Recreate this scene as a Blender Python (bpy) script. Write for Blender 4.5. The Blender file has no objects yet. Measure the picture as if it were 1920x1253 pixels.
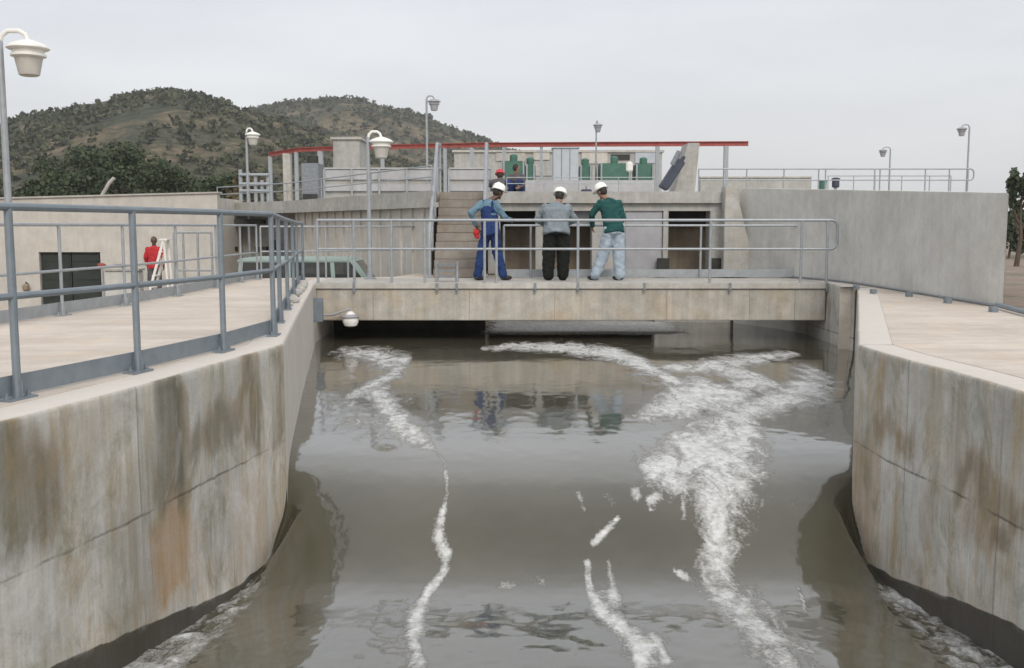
import bpy, bmesh, math, random
import numpy as np
from mathutils import Vector, Matrix, noise as mnoise
random.seed(7); rng = np.random.default_rng(7)
R = math.radians
scene = bpy.context.scene
col = scene.collection

# ------------------------------------------------------------------ camera, sky, sun, exposure
F, CX, CY = 1870.0, 960.0, 626.5          # focal length and centre in photo pixels
PITCH = math.atan(201.5 / F); EYE = 0.98
cam_d = bpy.data.cameras.new("camera"); cam = bpy.data.objects.new("camera", cam_d); col.objects.link(cam)
cam_d.sensor_width = 36.0; cam_d.lens = 36.0 * F / 1920.0; cam_d.clip_start = 0.1; cam_d.clip_end = 6000
cam.location = (0, 0, EYE); cam.rotation_euler = (math.pi / 2 - PITCH, 0, 0)
scene.camera = cam

SUN_EL, SUN_AZ = 40.0, 165.0               # azimuth clockwise from +Y
w = bpy.data.worlds.new("World"); scene.world = w; w.use_nodes = True
nt = w.node_tree; nt.nodes.clear()
wo = nt.nodes.new("ShaderNodeOutputWorld"); add = nt.nodes.new("ShaderNodeAddShader")
sky = nt.nodes.new("ShaderNodeTexSky"); sky.sky_type = 'NISHITA'; sky.sun_disc = False
sky.sun_elevation = R(SUN_EL); sky.sun_rotation = R(SUN_AZ); sky.dust_density = 4.0
bg1 = nt.nodes.new("ShaderNodeBackground"); bg1.inputs[1].default_value = 0.03
nt.links.new(sky.outputs[0], bg1.inputs[0])
tc = nt.nodes.new("ShaderNodeTexCoord"); mp = nt.nodes.new("ShaderNodeMapping"); mp.inputs[3].default_value = (1.2, 1.2, 5.0)
nz = nt.nodes.new("ShaderNodeTexNoise"); nz.inputs["Scale"].default_value = 1.6; nz.inputs["Detail"].default_value = 6
nz.inputs["Roughness"].default_value = 0.55
cr = nt.nodes.new("ShaderNodeValToRGB")
cr.color_ramp.elements[0].position = 0.3; cr.color_ramp.elements[0].color = (0.655, 0.655, 0.67, 1)
cr.color_ramp.elements[1].position = 0.72; cr.color_ramp.elements[1].color = (0.82, 0.82, 0.82, 1)
bg2 = nt.nodes.new("ShaderNodeBackground"); bg2.inputs[1].default_value = 0.93
nt.links.new(tc.outputs["Generated"], mp.inputs[0]); nt.links.new(mp.outputs[0], nz.inputs[0])
sxw = nt.nodes.new("ShaderNodeSeparateXYZ"); nt.links.new(tc.outputs["Generated"], sxw.inputs[0])
zr_w = nt.nodes.new("ShaderNodeMapRange"); zr_w.inputs[1].default_value = 0.12; zr_w.inputs[2].default_value = 0.75; zr_w.inputs[3].default_value = 0.92; zr_w.inputs[4].default_value = 1.12
nt.links.new(sxw.outputs[2], zr_w.inputs[0]); nt.links.new(zr_w.outputs[0], bg2.inputs[1])
nt.links.new(nz.outputs[0], cr.inputs[0]); nt.links.new(cr.outputs[0], bg2.inputs[0])
nt.links.new(bg1.outputs[0], add.inputs[0]); nt.links.new(bg2.outputs[0], add.inputs[1]); nt.links.new(add.outputs[0], wo.inputs[0])

sd = bpy.data.lights.new("sun", 'SUN'); sd.energy = 1.3; sd.angle = R(18); sd.color = (1.0, 0.96, 0.9)
sun = bpy.data.objects.new("sun", sd); col.objects.link(sun)
sdir = Vector((math.sin(R(SUN_AZ)) * math.cos(R(SUN_EL)), math.cos(R(SUN_AZ)) * math.cos(R(SUN_EL)), math.sin(R(SUN_EL))))
sun.rotation_euler = sdir.to_track_quat('Z', 'Y').to_euler()
scene.view_settings.view_transform = 'Standard'; scene.view_settings.look = 'None'
scene.view_settings.exposure = 0.13; scene.view_settings.gamma = 1.0

# ------------------------------------------------------------------ helpers
cp, sp_ = math.cos(PITCH), math.sin(PITCH)
def ray(x, y):
    a, b = (x - CX) / F, (CY - y) / F
    return Vector((a, cp + b * sp_, -sp_ + b * cp))
def at(x, y, Y):                             # point seen at pixel x, y at forward distance Y
    r = ray(x, y); t = Y / r.y
    return Vector((r.x * t, Y, EYE + r.z * t))
def on(x, y, z=0.0):                         # point seen at pixel x, y on the level z
    r = ray(x, y); t = (z - EYE) / r.z
    return Vector((r.x * t, r.y * t, z))
def zat(y, Y): return at(960, y, Y).z
def xat(x, Y, z=0.0):
    ax = Y * cp + (EYE - z) * sp_
    return (x - CX) / F * ax

def link(name, me, mat=None, parent=None):
    o = bpy.data.objects.new(name, me); col.objects.link(o)
    if mat: me.materials.append(mat)
    if parent:
        o.parent = parent
        o.matrix_parent_inverse = Matrix.Translation(parent.location).inverted() if parent.rotation_euler.z == 0 else parent.matrix_world.inverted()
    return o
def tag(o, label=None, cat=None, group=None, kind=None):
    if label: o["label"] = label
    if cat: o["category"] = cat
    if group: o["group"] = group
    if kind: o["kind"] = kind
    return o
def empty(name, loc, label=None, cat=None, group=None):
    o = bpy.data.objects.new(name, None); col.objects.link(o); o.location = loc; o.empty_display_size = 0.2
    return tag(o, label, cat, group)
def copy_tree(o, parent=None):
    c = o.copy(); col.objects.link(c)
    if parent: c.parent = parent; c.matrix_parent_inverse = o.matrix_parent_inverse.copy()
    for ch in list(o.children): copy_tree(ch, c)
    return c

class MB:
    def __init__(s): s.v = []; s.f = []
    def add(s, vs, fs):
        n = len(s.v); s.v += [tuple(v) for v in vs]; s.f += [tuple(i + n for i in f) for f in fs]; return s
    def box(s, x0, x1, y0, y1, z0, z1):
        return s.prism([(x0, y0), (x1, y0), (x1, y1), (x0, y1)], z0, z1)
    def obox(s, c, sx, sy, sz, rz=0, tilt=None):
        M = Matrix.Rotation(rz, 3, 'Z')
        if tilt: M = M @ Matrix.Rotation(tilt[0], 3, 'X') @ Matrix.Rotation(tilt[1], 3, 'Y')
        vs = [Vector(c) + M @ Vector((a * sx / 2, b * sy / 2, d * sz / 2)) for d in (-1, 1) for a, b in ((-1, -1), (1, -1), (1, 1), (-1, 1))]
        return s.add(vs, [(3, 2, 1, 0), (4, 5, 6, 7), (0, 1, 5, 4), (1, 2, 6, 5), (2, 3, 7, 6), (3, 0, 4, 7)])
    def prism(s, poly, z0, z1, ztop=None):
        n = len(poly)
        ar = sum(poly[i][0] * poly[(i + 1) % n][1] - poly[(i + 1) % n][0] * poly[i][1] for i in range(n))
        if ar < 0: poly = poly[::-1]; ztop = ztop[::-1] if ztop else None
        vs = [(p[0], p[1], z0) for p in poly] + [(p[0], p[1], ztop[i] if ztop else z1) for i, p in enumerate(poly)]
        fs = [tuple(range(n))[::-1], tuple(range(n, 2 * n))] + [(i, (i + 1) % n, n + (i + 1) % n, n + i) for i in range(n)]
        return s.add(vs, fs)
    def extrude_y(s, poly, y0, y1):            # polygon of (x, z) pushed along y
        n = len(poly)
        ar = sum(poly[i][0] * poly[(i + 1) % n][1] - poly[(i + 1) % n][0] * poly[i][1] for i in range(n))
        if ar < 0: poly = poly[::-1]
        vs = [(p[0], y0, p[1]) for p in poly] + [(p[0], y1, p[1]) for p in poly]
        return s.add(vs, [tuple(range(n)), tuple(range(n, 2 * n))[::-1]] + [(i, n + i, n + (i + 1) % n, (i + 1) % n) for i in range(n)])
    def tube(s, pts, r, seg=10, r2=None, cap=True):
        pts = [Vector(p) for p in pts]; n = len(pts); rings = []; up = Vector((0, 0, 1))
        rr = [r + ((r2 if r2 is not None else r) - r) * i / (n - 1) for i in range(n)]
        prev = None
        for i, p in enumerate(pts):
            d = ((pts[i] - pts[i - 1]).normalized() if i > 0 else Vector()) + ((pts[i + 1] - pts[i]).normalized() if i < n - 1 else Vector())
            d.normalize()
            if prev is None:
                a = d.cross(up) if abs(d.z) < 0.95 else d.cross(Vector((1, 0, 0)))
            else: a = prev - d * prev.dot(d)
            a.normalize(); prev = a; b = d.cross(a)
            rings.append([p + (a * math.cos(2 * math.pi * k / seg) + b * math.sin(2 * math.pi * k / seg)) * rr[i] for k in range(seg)])
        vs = [v for q in rings for v in q]
        fs = [(i * seg + k, i * seg + (k + 1) % seg, (i + 1) * seg + (k + 1) % seg, (i + 1) * seg + k) for i in range(n - 1) for k in range(seg)]
        if cap: fs += [tuple(range(seg))[::-1], tuple((n - 1) * seg + k for k in range(seg))]
        return s.add(vs, fs)
    def lathe(s, c, prof, seg=24, M=None):
        vs = []; c = Vector(c)
        for r, z in prof:
            for k in range(seg):
                v = Vector((max(r, 1e-4) * math.cos(2 * math.pi * k / seg), max(r, 1e-4) * math.sin(2 * math.pi * k / seg), z))
                vs.append(c + (M @ v if M else v))
        n = len(prof)
        fs = [(i * seg + k, i * seg + (k + 1) % seg, (i + 1) * seg + (k + 1) % seg, (i + 1) * seg + k) for i in range(n - 1) for k in range(seg)]
        fs += [tuple(range(seg))[::-1], tuple((n - 1) * seg + k for k in range(seg))]
        return s.add(vs, fs)
    def ball(s, c, r, seg=14, rings=9, M=None):
        if not hasattr(r, '__len__'): r = (r, r, r)
        c = Vector(c); vs = []
        for i in range(rings + 1):
            t = math.pi * i / rings
            for k in range(seg):
                a = 2 * math.pi * k / seg; q = max(math.sin(t), 1e-3)
                v = Vector((r[0] * q * math.cos(a), r[1] * q * math.sin(a), -r[2] * math.cos(t)))
                vs.append(c + (M @ v if M else v))
        fs = [(i * seg + k, i * seg + (k + 1) % seg, (i + 1) * seg + (k + 1) % seg, (i + 1) * seg + k) for i in range(rings) for k in range(seg)]
        fs += [tuple(range(seg))[::-1], tuple(rings * seg + k for k in range(seg))]
        return s.add(vs, fs)
    def loft(s, rings, seg=20):               # rings: (centre, half width, half depth, right vector)
        vs = []
        cs = [Vector(r[0]) for r in rings]
        for i, (c, a, b, rt) in enumerate(rings):
            d = (cs[min(i + 1, len(cs) - 1)] - cs[max(i - 1, 0)]).normalized(); rt = Vector(rt); rt = (rt - d * rt.dot(d)).normalized(); fw = d.cross(rt)
            for k in range(seg):
                t = 2 * math.pi * k / seg
                vs.append(cs[i] + rt * a * math.cos(t) + fw * b * math.sin(t))
        n = len(rings)
        fs = [(i * seg + k, i * seg + (k + 1) % seg, (i + 1) * seg + (k + 1) % seg, (i + 1) * seg + k) for i in range(n - 1) for k in range(seg)]
        fs += [tuple(range(seg))[::-1], tuple((n - 1) * seg + k for k in range(seg))]
        return s.add(vs, fs)
    def mesh(s, name):
        me = bpy.data.meshes.new(name); me.from_pydata(s.v, [], s.f); me.update(); return me
    def build(s, name, mat, parent=None, smooth=False, bevel=0.0, angle=35):
        me = s.mesh(name)
        if bevel or smooth:
            bm = bmesh.new(); bm.from_mesh(me)
            if bevel:
                bmesh.ops.bevel(bm, geom=[e for e in bm.edges if e.is_manifold and e.calc_face_angle(0) > R(30)], offset=bevel, segments=2, affect='EDGES', clamp_overlap=True)
            bm.normal_update()
            bm.to_mesh(me); bm.free()
        o = link(name, me, mat, parent)
        if smooth or bevel:
            me.shade_smooth()
            try: me.set_sharp_from_angle(angle=R(angle))
            except Exception: pass
        return o

# ------------------------------------------------------------------ materials
def newmat(name):
    m = bpy.data.materials.new(name); m.use_nodes = True
    n = m.node_tree.nodes; b = n["Principled BSDF"]; return m, m.node_tree, b
def N(nt, t, **kw):
    n = nt.nodes.new(t)
    for k, v in kw.items():
        if k in n.inputs: n.inputs[k].default_value = v
        else: setattr(n, k, v)
    return n
def coords(nt, scale=(1, 1, 1), kind="Position"):
    m = N(nt, "ShaderNodeMapping"); m.inputs[3].default_value = scale
    if kind == "Position": g = N(nt, "ShaderNodeNewGeometry"); nt.links.new(g.outputs["Position"], m.inputs[0])
    else: g = N(nt, "ShaderNodeTexCoord"); nt.links.new(g.outputs[kind], m.inputs[0])
    return m.outputs[0]
def noise(nt, vec, scale, detail=5, rough=0.6, dist=0.0):
    n = N(nt, "ShaderNodeTexNoise"); n.inputs["Scale"].default_value = scale; n.inputs["Detail"].default_value = detail
    n.inputs["Roughness"].default_value = rough; n.inputs["Distortion"].default_value = dist
    nt.links.new(vec, n.inputs[0]); return n.outputs[0]
def ramp(nt, fac, stops):
    r = N(nt, "ShaderNodeValToRGB"); e = r.color_ramp.elements
    while len(e) < len(stops): e.new(0.5)
    for i, (p, c) in enumerate(stops):
        e[i].position = p; e[i].color = (c, c, c, 1) if not hasattr(c, '__len__') else (*c, 1)
    nt.links.new(fac, r.inputs[0]); return r.outputs[0]
def mix(nt, fac, a, b, mode='MIX'):
    m = N(nt, "ShaderNodeMix"); m.data_type = 'RGBA'; m.blend_type = mode
    for inp, v in ((m.inputs[0], fac), (m.inputs[6], a), (m.inputs[7], b)):
        if hasattr(v, 'is_linked') or hasattr(v, 'links'): nt.links.new(v, inp)
        elif hasattr(v, '__len__'): inp.default_value = (*v, 1)
        else: inp.default_value = v
    return m.outputs[2]
def math_(nt, op, a, b=None, c=None, clamp=False):
    m = N(nt, "ShaderNodeMath"); m.operation = op; m.use_clamp = clamp
    for i, v in enumerate((a, b, c)):
        if v is None: continue
        if hasattr(v, 'links'): nt.links.new(v, m.inputs[i])
        else: m.inputs[i].default_value = v
    return m.outputs[0]
def bump(nt, b, h, strength, dist=0.01):
    n = N(nt, "ShaderNodeBump"); n.inputs["Strength"].default_value = strength; n.inputs["Distance"].default_value = dist
    nt.links.new(h, n.inputs["Height"]); nt.links.new(n.outputs[0], b.inputs["Normal"])

def plain(name, c, rough=0.6, metal=0.0, var=0.15, scale=6.0, bmp=0.0, spec=0.5, kind="Position"):
    m, nt, b = newmat(name); v = coords(nt, kind=kind)
    n1 = noise(nt, v, scale, 6)
    lo = tuple(x * (1 - var) for x in c); hi = tuple(min(1, x * (1 + var)) for x in c)
    nt.links.new(ramp(nt, n1, [(0.3, lo), (0.7, hi)]), b.inputs["Base Color"])
    b.inputs["Roughness"].default_value = rough; b.inputs["Metallic"].default_value = metal; b.inputs["Specular IOR Level"].default_value = spec
    if bmp: bump(nt, b, noise(nt, v, scale * 6, 4), bmp)
    return m

def concrete(name, c, warm=0.5, streak=0.5, board=0.0, rough=0.85, grain=1.0, joints=None):
    m, nt, b = newmat(name)
    v = coords(nt); vs = coords(nt, (1, 1, 0.06))
    big = noise(nt, v, 0.9, 6, 0.62); med = noise(nt, v, 5, 8, 0.68); fine = noise(nt, v, 45, 4, 0.7); st = noise(nt, vs, 7, 5, 0.65)
    base = mix(nt, ramp(nt, big, [(0.3, 0.0), (0.7, 1.0)]), tuple(x * 0.86 for x in c), tuple(min(1, x * 1.1) for x in c))
    wcol = (c[0] * 0.98, c[1] * 0.86, c[2] * 0.70)
    base = mix(nt, math_(nt, 'MULTIPLY', ramp(nt, noise(nt, v, 1.7, 5, 0.6, 0.6), [(0.48, 0.0), (0.7, 1.0)]), warm), base, wcol)
    base = mix(nt, 1.0, base, ramp(nt, med, [(0.3, 1 - 0.22 * grain), (0.7, 1.0 + 0.06)]), 'MULTIPLY')
    base = mix(nt, streak, base, ramp(nt, st, [(0.32, 0.62), (0.6, 1.06)]), 'MULTIPLY')
    base = mix(nt, 0.6 * grain, base, ramp(nt, fine, [(0.3, 0.8), (0.7, 1.15)]), 'MULTIPLY')
    nt.links.new(base, b.inputs["Base Color"]); b.inputs["Roughness"].default_value = rough; b.inputs["Specular IOR Level"].default_value = 0.25
    bump(nt, b, math_(nt, 'ADD', med, fine), 0.25, 0.006)
    return m

M = {}
M['deck'] = concrete("pale_deck_concrete", (0.58, 0.52, 0.455), warm=0.35, streak=0.0, grain=0.45)
M['conc'] = concrete("grey_concrete", (0.45, 0.445, 0.42), warm=0.3, streak=0.35)
M['conc_light'] = concrete("light_concrete", (0.50, 0.485, 0.45), warm=0.35, streak=0.3)
M['tall'] = concrete("retaining_wall_concrete", (0.58, 0.575, 0.545), warm=0.12, streak=0.18, grain=0.6)
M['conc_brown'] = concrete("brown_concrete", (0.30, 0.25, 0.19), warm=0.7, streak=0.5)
M['step'] = concrete("stair_concrete", (0.33, 0.30, 0.265), warm=0.5, streak=0.3)
M['plaster'] = concrete("pale_plaster", (0.54, 0.515, 0.47), warm=0.2, streak=0.2, grain=0.4)
M['rail'] = plain("blue_grey_painted_steel", (0.20, 0.235, 0.265), 0.5, 0.25, 0.12, 9)
M['rail_far'] = plain("galvanised_steel", (0.33, 0.355, 0.375), 0.5, 0.3, 0.12, 9)
M['grating'] = plain("steel_grating", (0.23, 0.25, 0.27), 0.55, 0.4, 0.2, 12)
M['white'] = plain("white_enamel", (0.78, 0.77, 0.73), 0.4, 0, 0.06, 8)
M['lampbowl'] = plain("frosted_lamp_bowl", (0.50, 0.48, 0.44), 0.35, 0, 0.1, 8)
M['dark'] = plain("dark_steel_and_shade", (0.035, 0.035, 0.03), 0.8, 0, 0.3, 5)  # dark steel parts, also painted shade in the bays and under the landing
M['gate'] = plain("grey_sluice_gate", (0.36, 0.36, 0.38), 0.55, 0.2, 0.12, 4)
M['red'] = plain("red_oxide_paint", (0.34, 0.075, 0.06), 0.55, 0, 0.25, 5)
M['green'] = plain("green_machine_paint", (0.055, 0.15, 0.11), 0.5, 0, 0.2, 3)
M['bluegrey'] = plain("blue_grey_cabinet", (0.42, 0.46, 0.50), 0.5, 0.1, 0.08, 3)
M['darkgreen_door'] = plain("dark_green_door", (0.022, 0.030, 0.024), 0.6, 0, 0.3, 2)
M['navy'] = plain("dark_blue_steel", (0.04, 0.05, 0.075), 0.6, 0, 0.2, 4)
M['carpaint'] = plain("pale_green_car_paint", (0.34, 0.44, 0.41), 0.25, 0.1, 0.03, 3)
M['glass'] = plain("dark_car_glass", (0.05, 0.055, 0.055), 0.06, 0, 0.1, 2, spec=0.8)
M['rubber'] = plain("black_rubber", (0.02, 0.02, 0.02), 0.8, 0, 0.2, 10)
M['skin'] = plain("skin", (0.30, 0.17, 0.115), 0.55, 0, 0.1, 20, kind="Object")
M['skin_dark'] = plain("dark_skin", (0.10, 0.055, 0.035), 0.5, 0, 0.1, 20, kind="Object")
M['hair'] = plain("dark_hair", (0.025, 0.02, 0.017), 0.7, 0, 0.3, 40, kind="Object")
M['helmet'] = plain("white_helmet_plastic", (0.84, 0.85, 0.80), 0.3, 0, 0.03, 5, kind="Object")
M['helmet_red'] = plain("red_helmet_plastic", (0.50, 0.04, 0.05), 0.35, 0, 0.05, 5, kind="Object")
def cloth(n, c): return plain(n, c, 0.9, 0, 0.22, 9, bmp=0.3, spec=0.2, kind="Object")
M['c_blue'] = cloth("royal_blue_cotton", (0.022, 0.045, 0.135)); M['c_lblue'] = cloth("light_blue_cotton", (0.13, 0.215, 0.28))
M['c_grey'] = cloth("grey_blue_cotton", (0.20, 0.235, 0.26)); M['c_black'] = cloth("black_wool", (0.013, 0.015, 0.013))
M['c_green'] = cloth("dark_green_wool", (0.018, 0.075, 0.07)); M['c_jeans'] = cloth("pale_denim", (0.36, 0.43, 0.50))
M['c_red'] = cloth("red_cotton", (0.45, 0.035, 0.04)); M['c_dgrey'] = cloth("dark_grey_cotton", (0.10, 0.09, 0.095))
M['leather'] = plain("dark_leather", (0.03, 0.025, 0.02), 0.5, 0, 0.2, 20, kind="Object")
M['bark'] = plain("bark", (0.09, 0.065, 0.045), 0.9, 0, 0.3, 12, bmp=0.4)
def leafmat(name, a, b_, sc=0.8):
    m, nt, b = newmat(name); v = coords(nt)
    nt.links.new(ramp(nt, noise(nt, v, sc, 4, 0.7), [(0.35, a), (0.65, b_)]), b.inputs["Base Color"])
    b.inputs["Roughness"].default_value = 0.8; b.inputs["Specular IOR Level"].default_value = 0.2; return m
M['leaf'] = leafmat("dark_foliage", (0.038, 0.056, 0.030), (0.075, 0.100, 0.050))
M['leaf2'] = leafmat("shrub_foliage", (0.038, 0.050, 0.026), (0.105, 0.108, 0.058), 0.25)
M['leaf3'] = leafmat("dry_foliage", (0.10, 0.075, 0.045), (0.15, 0.12, 0.06))

nt = M['deck'].node_tree; b = nt.nodes["Principled BSDF"]; src = [l for l in nt.links if l.to_socket == b.inputs["Base Color"]][0].from_socket
v = coords(nt); sxd = N(nt, "ShaderNodeSeparateXYZ"); nt.links.new(v, sxd.inputs[0])
str_ = noise(nt, coords(nt, (0.35, 1.6, 1)), 1.6, 7, 0.7, 0.5)
src = mix(nt, 0.8, src, ramp(nt, str_, [(0.35, 0.86), (0.6, 1.04)]), 'MULTIPLY')
src = mix(nt, math_(nt, 'MULTIPLY', ramp(nt, noise(nt, coords(nt, (0.3, 2.2, 1)), 2.2, 6, 0.7), [(0.5, 0.0), (0.7, 1.0)]), 0.35), src, (0.44, 0.36, 0.29))
jd = math_(nt, 'PINGPONG', math_(nt, 'ADD', sxd.outputs[1], math_(nt, 'MULTIPLY', str_, 0.015)), 1.5)
src = mix(nt, math_(nt, 'MULTIPLY', ramp(nt, jd, [(0.004, 1.0), (0.012, 0.0)]), 0.45), src, (0.20, 0.17, 0.14))
nt.links.new(src, b.inputs["Base Color"])
# ground
m, nt, b = newmat("dry_earth"); v = coords(nt)
c1 = ramp(nt, noise(nt, v, 0.15, 8, 0.65), [(0.35, (0.22, 0.165, 0.125)), (0.5, (0.27, 0.215, 0.17)), (0.65, (0.13, 0.13, 0.075))])
c1 = mix(nt, 1.0, c1, ramp(nt, noise(nt, v, 3, 8, 0.7), [(0.3, 0.7), (0.7, 1.15)]), 'MULTIPLY')
nt.links.new(c1, b.inputs["Base Color"]); b.inputs["Roughness"].default_value = 0.95; bump(nt, b, noise(nt, v, 8, 6), 0.4, 0.03); M['earth'] = m
m, nt, b = newmat("scrub_hillside"); v = coords(nt)
c1 = ramp(nt, noise(nt, v, 0.045, 10, 0.72, 0.4), [(0.38, (0.070, 0.078, 0.055)), (0.48, (0.105, 0.102, 0.066)), (0.56, (0.185, 0.155, 0.100)), (0.68, (0.25, 0.20, 0.14))])
c1 = mix(nt, 0.9, c1, ramp(nt, noise(nt, v, 0.35, 8, 0.75), [(0.38, 0.42), (0.6, 1.15)]), 'MULTIPLY')
nt.links.new(c1, b.inputs["Base Color"]); b.inputs["Roughness"].default_value = 0.95; b.inputs["Specular IOR Level"].default_value = 0.1
bump(nt, b, noise(nt, v, 0.3, 8, 0.7), 0.8, 2.0); M['hill'] = m

# channel wall concrete with painted-on real stains (attribute "stain": r dark olive, g rust, b wet)
def stained(name, c):
    m, nt, b = newmat(name)
    v = coords(nt); vs = coords(nt, (1, 1, 0.045)); g = N(nt, "ShaderNodeNewGeometry"); sx = N(nt, "ShaderNodeSeparateXYZ"); nt.links.new(g.outputs["Position"], sx.inputs[0])
    at_ = N(nt, "ShaderNodeAttribute"); at_.attribute_name = "stain"; sc = N(nt, "ShaderNodeSeparateColor"); nt.links.new(at_.outputs["Color"], sc.inputs[0])
    big = noise(nt, v, 1.1, 6, 0.62, 0.3); med = noise(nt, v, 6, 8, 0.7); fine = noise(nt, v, 60, 4, 0.7); st = noise(nt, vs, 6.5, 6, 0.7); st2 = noise(nt, vs, 22, 4, 0.7)
    base = mix(nt, ramp(nt, big, [(0.32, 0.0), (0.68, 1.0)]), tuple(x * 0.80 for x in c), tuple(min(1, x * 1.14) for x in c))
    base = mix(nt, math_(nt, 'MULTIPLY', ramp(nt, st, [(0.45, 0.0), (0.62, 1.0)]), 0.55), base, (c[0] * 0.95, c[1] * 0.83, c[2] * 0.66))
    base = mix(nt, 0.75, base, ramp(nt, st2, [(0.3, 0.74), (0.62, 1.06)]), 'MULTIPLY')
    def msk(ch, w_=0.5, lo=0.35, hi=0.75):
        s_ = math_(nt, 'ADD', ch, math_(nt, 'MULTIPLY', math_(nt, 'SUBTRACT', math_(nt, 'MULTIPLY', math_(nt, 'ADD', st, med), 0.5), 0.5), 1.6 * w_))
        return ramp(nt, s_, [(lo, 0.0), (hi, 1.0)])
    base = mix(nt, math_(nt, 'MULTIPLY', msk(sc.outputs[1], 1.0, 0.15, 1.0), 0.85), base, (0.36, 0.225, 0.11))
    base = mix(nt, math_(nt, 'MULTIPLY', msk(sc.outputs[0], 1.0, 0.15, 1.0), 0.85), base, (0.10, 0.092, 0.060))
    base = mix(nt, math_(nt, 'MULTIPLY', msk(sc.outputs[2], 0.25, 0.45, 0.6), 0.9), base, (0.030, 0.025, 0.018))
    base = mix(nt, 0.8, base, ramp(nt, med, [(0.3, 0.80), (0.7, 1.10)]), 'MULTIPLY')
    base = mix(nt, 0.6, base, ramp(nt, fine, [(0.3, 0.82), (0.7, 1.12)]), 'MULTIPLY')
    wp = math_(nt, 'MULTIPLY', ramp(nt, noise(nt, coords(nt, (1, 1, 0.4)), 1.5, 6, 0.7, 1.2), [(0.50, 0.0), (0.60, 1.0)]), ramp(nt, med, [(0.35, 0.4), (0.6, 1.0)]))
    dry_ = math_(nt, 'SUBTRACT', 1.0, sc.outputs[2], None, True); wp = math_(nt, 'MULTIPLY', wp, dry_)
    base = mix(nt, math_(nt, 'MULTIPLY', wp, 0.55), base, (0.60, 0.605, 0.60))
    gp_ = math_(nt, 'MULTIPLY', ramp(nt, noise(nt, coords(nt, (1, 1.3, 0.7)), 1.9, 8, 0.75, 0.9), [(0.49, 0.0), (0.62, 1.0)]), ramp(nt, med, [(0.35, 0.3), (0.6, 1.0)]))
    gp_ = math_(nt, 'MULTIPLY', gp_, dry_)
    base = mix(nt, math_(nt, 'MULTIPLY', gp_, 0.72), base, (0.195, 0.185, 0.125))
    # runs of dirt from the top edge, blotches of ochre, shutter panel joints
    dr = math_(nt, 'MULTIPLY', ramp(nt, math_(nt, 'ADD', sx.outputs[2], math_(nt, 'MULTIPLY', st, 1.6)), [(0.25, 0.0), (0.85, 1.0)]), ramp(nt, st2, [(0.42, 0.0), (0.66, 1.0)]))
    base = mix(nt, math_(nt, 'MULTIPLY', dr, 0.45), base, (0.16, 0.145, 0.115))
    oc = math_(nt, 'MULTIPLY', ramp(nt, noise(nt, coords(nt, (1, 1, 0.55)), 2.1, 7, 0.72, 0.8), [(0.50, 0.0), (0.66, 1.0)]), ramp(nt, st, [(0.40, 0.2), (0.60, 1.0)]))
    base = mix(nt, math_(nt, 'MULTIPLY', math_(nt, 'MULTIPLY', oc, dry_), 0.65), base, (0.37, 0.27, 0.145))
    pj = math_(nt, 'PINGPONG', math_(nt, 'ADD', sx.outputs[1], math_(nt, 'MULTIPLY', med, 0.02)), 0.61)
    pjm = math_(nt, 'MULTIPLY', ramp(nt, pj, [(0.003, 1.0), (0.012, 0.0)]), ramp(nt, big, [(0.42, 0.1), (0.56, 0.8)]))
    base = mix(nt, math_(nt, 'MULTIPLY', pjm, 0.6), base, (0.10, 0.085, 0.065))
    cl = at_.outputs["Alpha"]; base = mix(nt, math_(nt, 'MULTIPLY', cl, ramp(nt, med, [(0.3, 0.8), (0.6, 1.0)])), base, (0.60, 0.56, 0.51))
    # pour joint
    jz = math_(nt, 'ADD', sx.outputs[2], math_(nt, 'ADD', math_(nt, 'MULTIPLY', med, 0.05), 0.80))
    jm = math_(nt, 'MULTIPLY', ramp(nt, math_(nt, 'ABSOLUTE', jz), [(0.0, 1.0), (0.014, 0.0)]), ramp(nt, noise(nt, v, 2.6, 4), [(0.40, 0.05), (0.60, 0.95)]))
    base = mix(nt, math_(nt, 'MULTIPLY', math_(nt, 'MULTIPLY', jm, math_(nt, 'SUBTRACT', 1.0, cl)), 0.75), base, (0.06, 0.052, 0.042))
    nt.links.new(base, b.inputs["Base Color"])
    rr = math_(nt, 'SUBTRACT', 0.85, math_(nt, 'MULTIPLY', msk(sc.outputs[2], 0.25, 0.45, 0.6), 0.3)); nt.links.new(rr, b.inputs["Roughness"])
    b.inputs["Specular IOR Level"].default_value = 0.3
    jm = math_(nt, 'MULTIPLY', jm, math_(nt, 'SUBTRACT', 1.0, cl))
    bump(nt, b, math_(nt, 'SUBTRACT', math_(nt, 'ADD', med, math_(nt, 'MULTIPLY', st2, 0.6)), math_(nt, 'MULTIPLY', jm, 1.2)), 0.4, 0.008)
    return m
M['chan'] = stained("stained_channel_concrete", (0.53, 0.52, 0.485))
M['beam'] = concrete("bridge_beam_concrete", (0.47, 0.445, 0.395), warm=0.85, streak=0.55)

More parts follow.
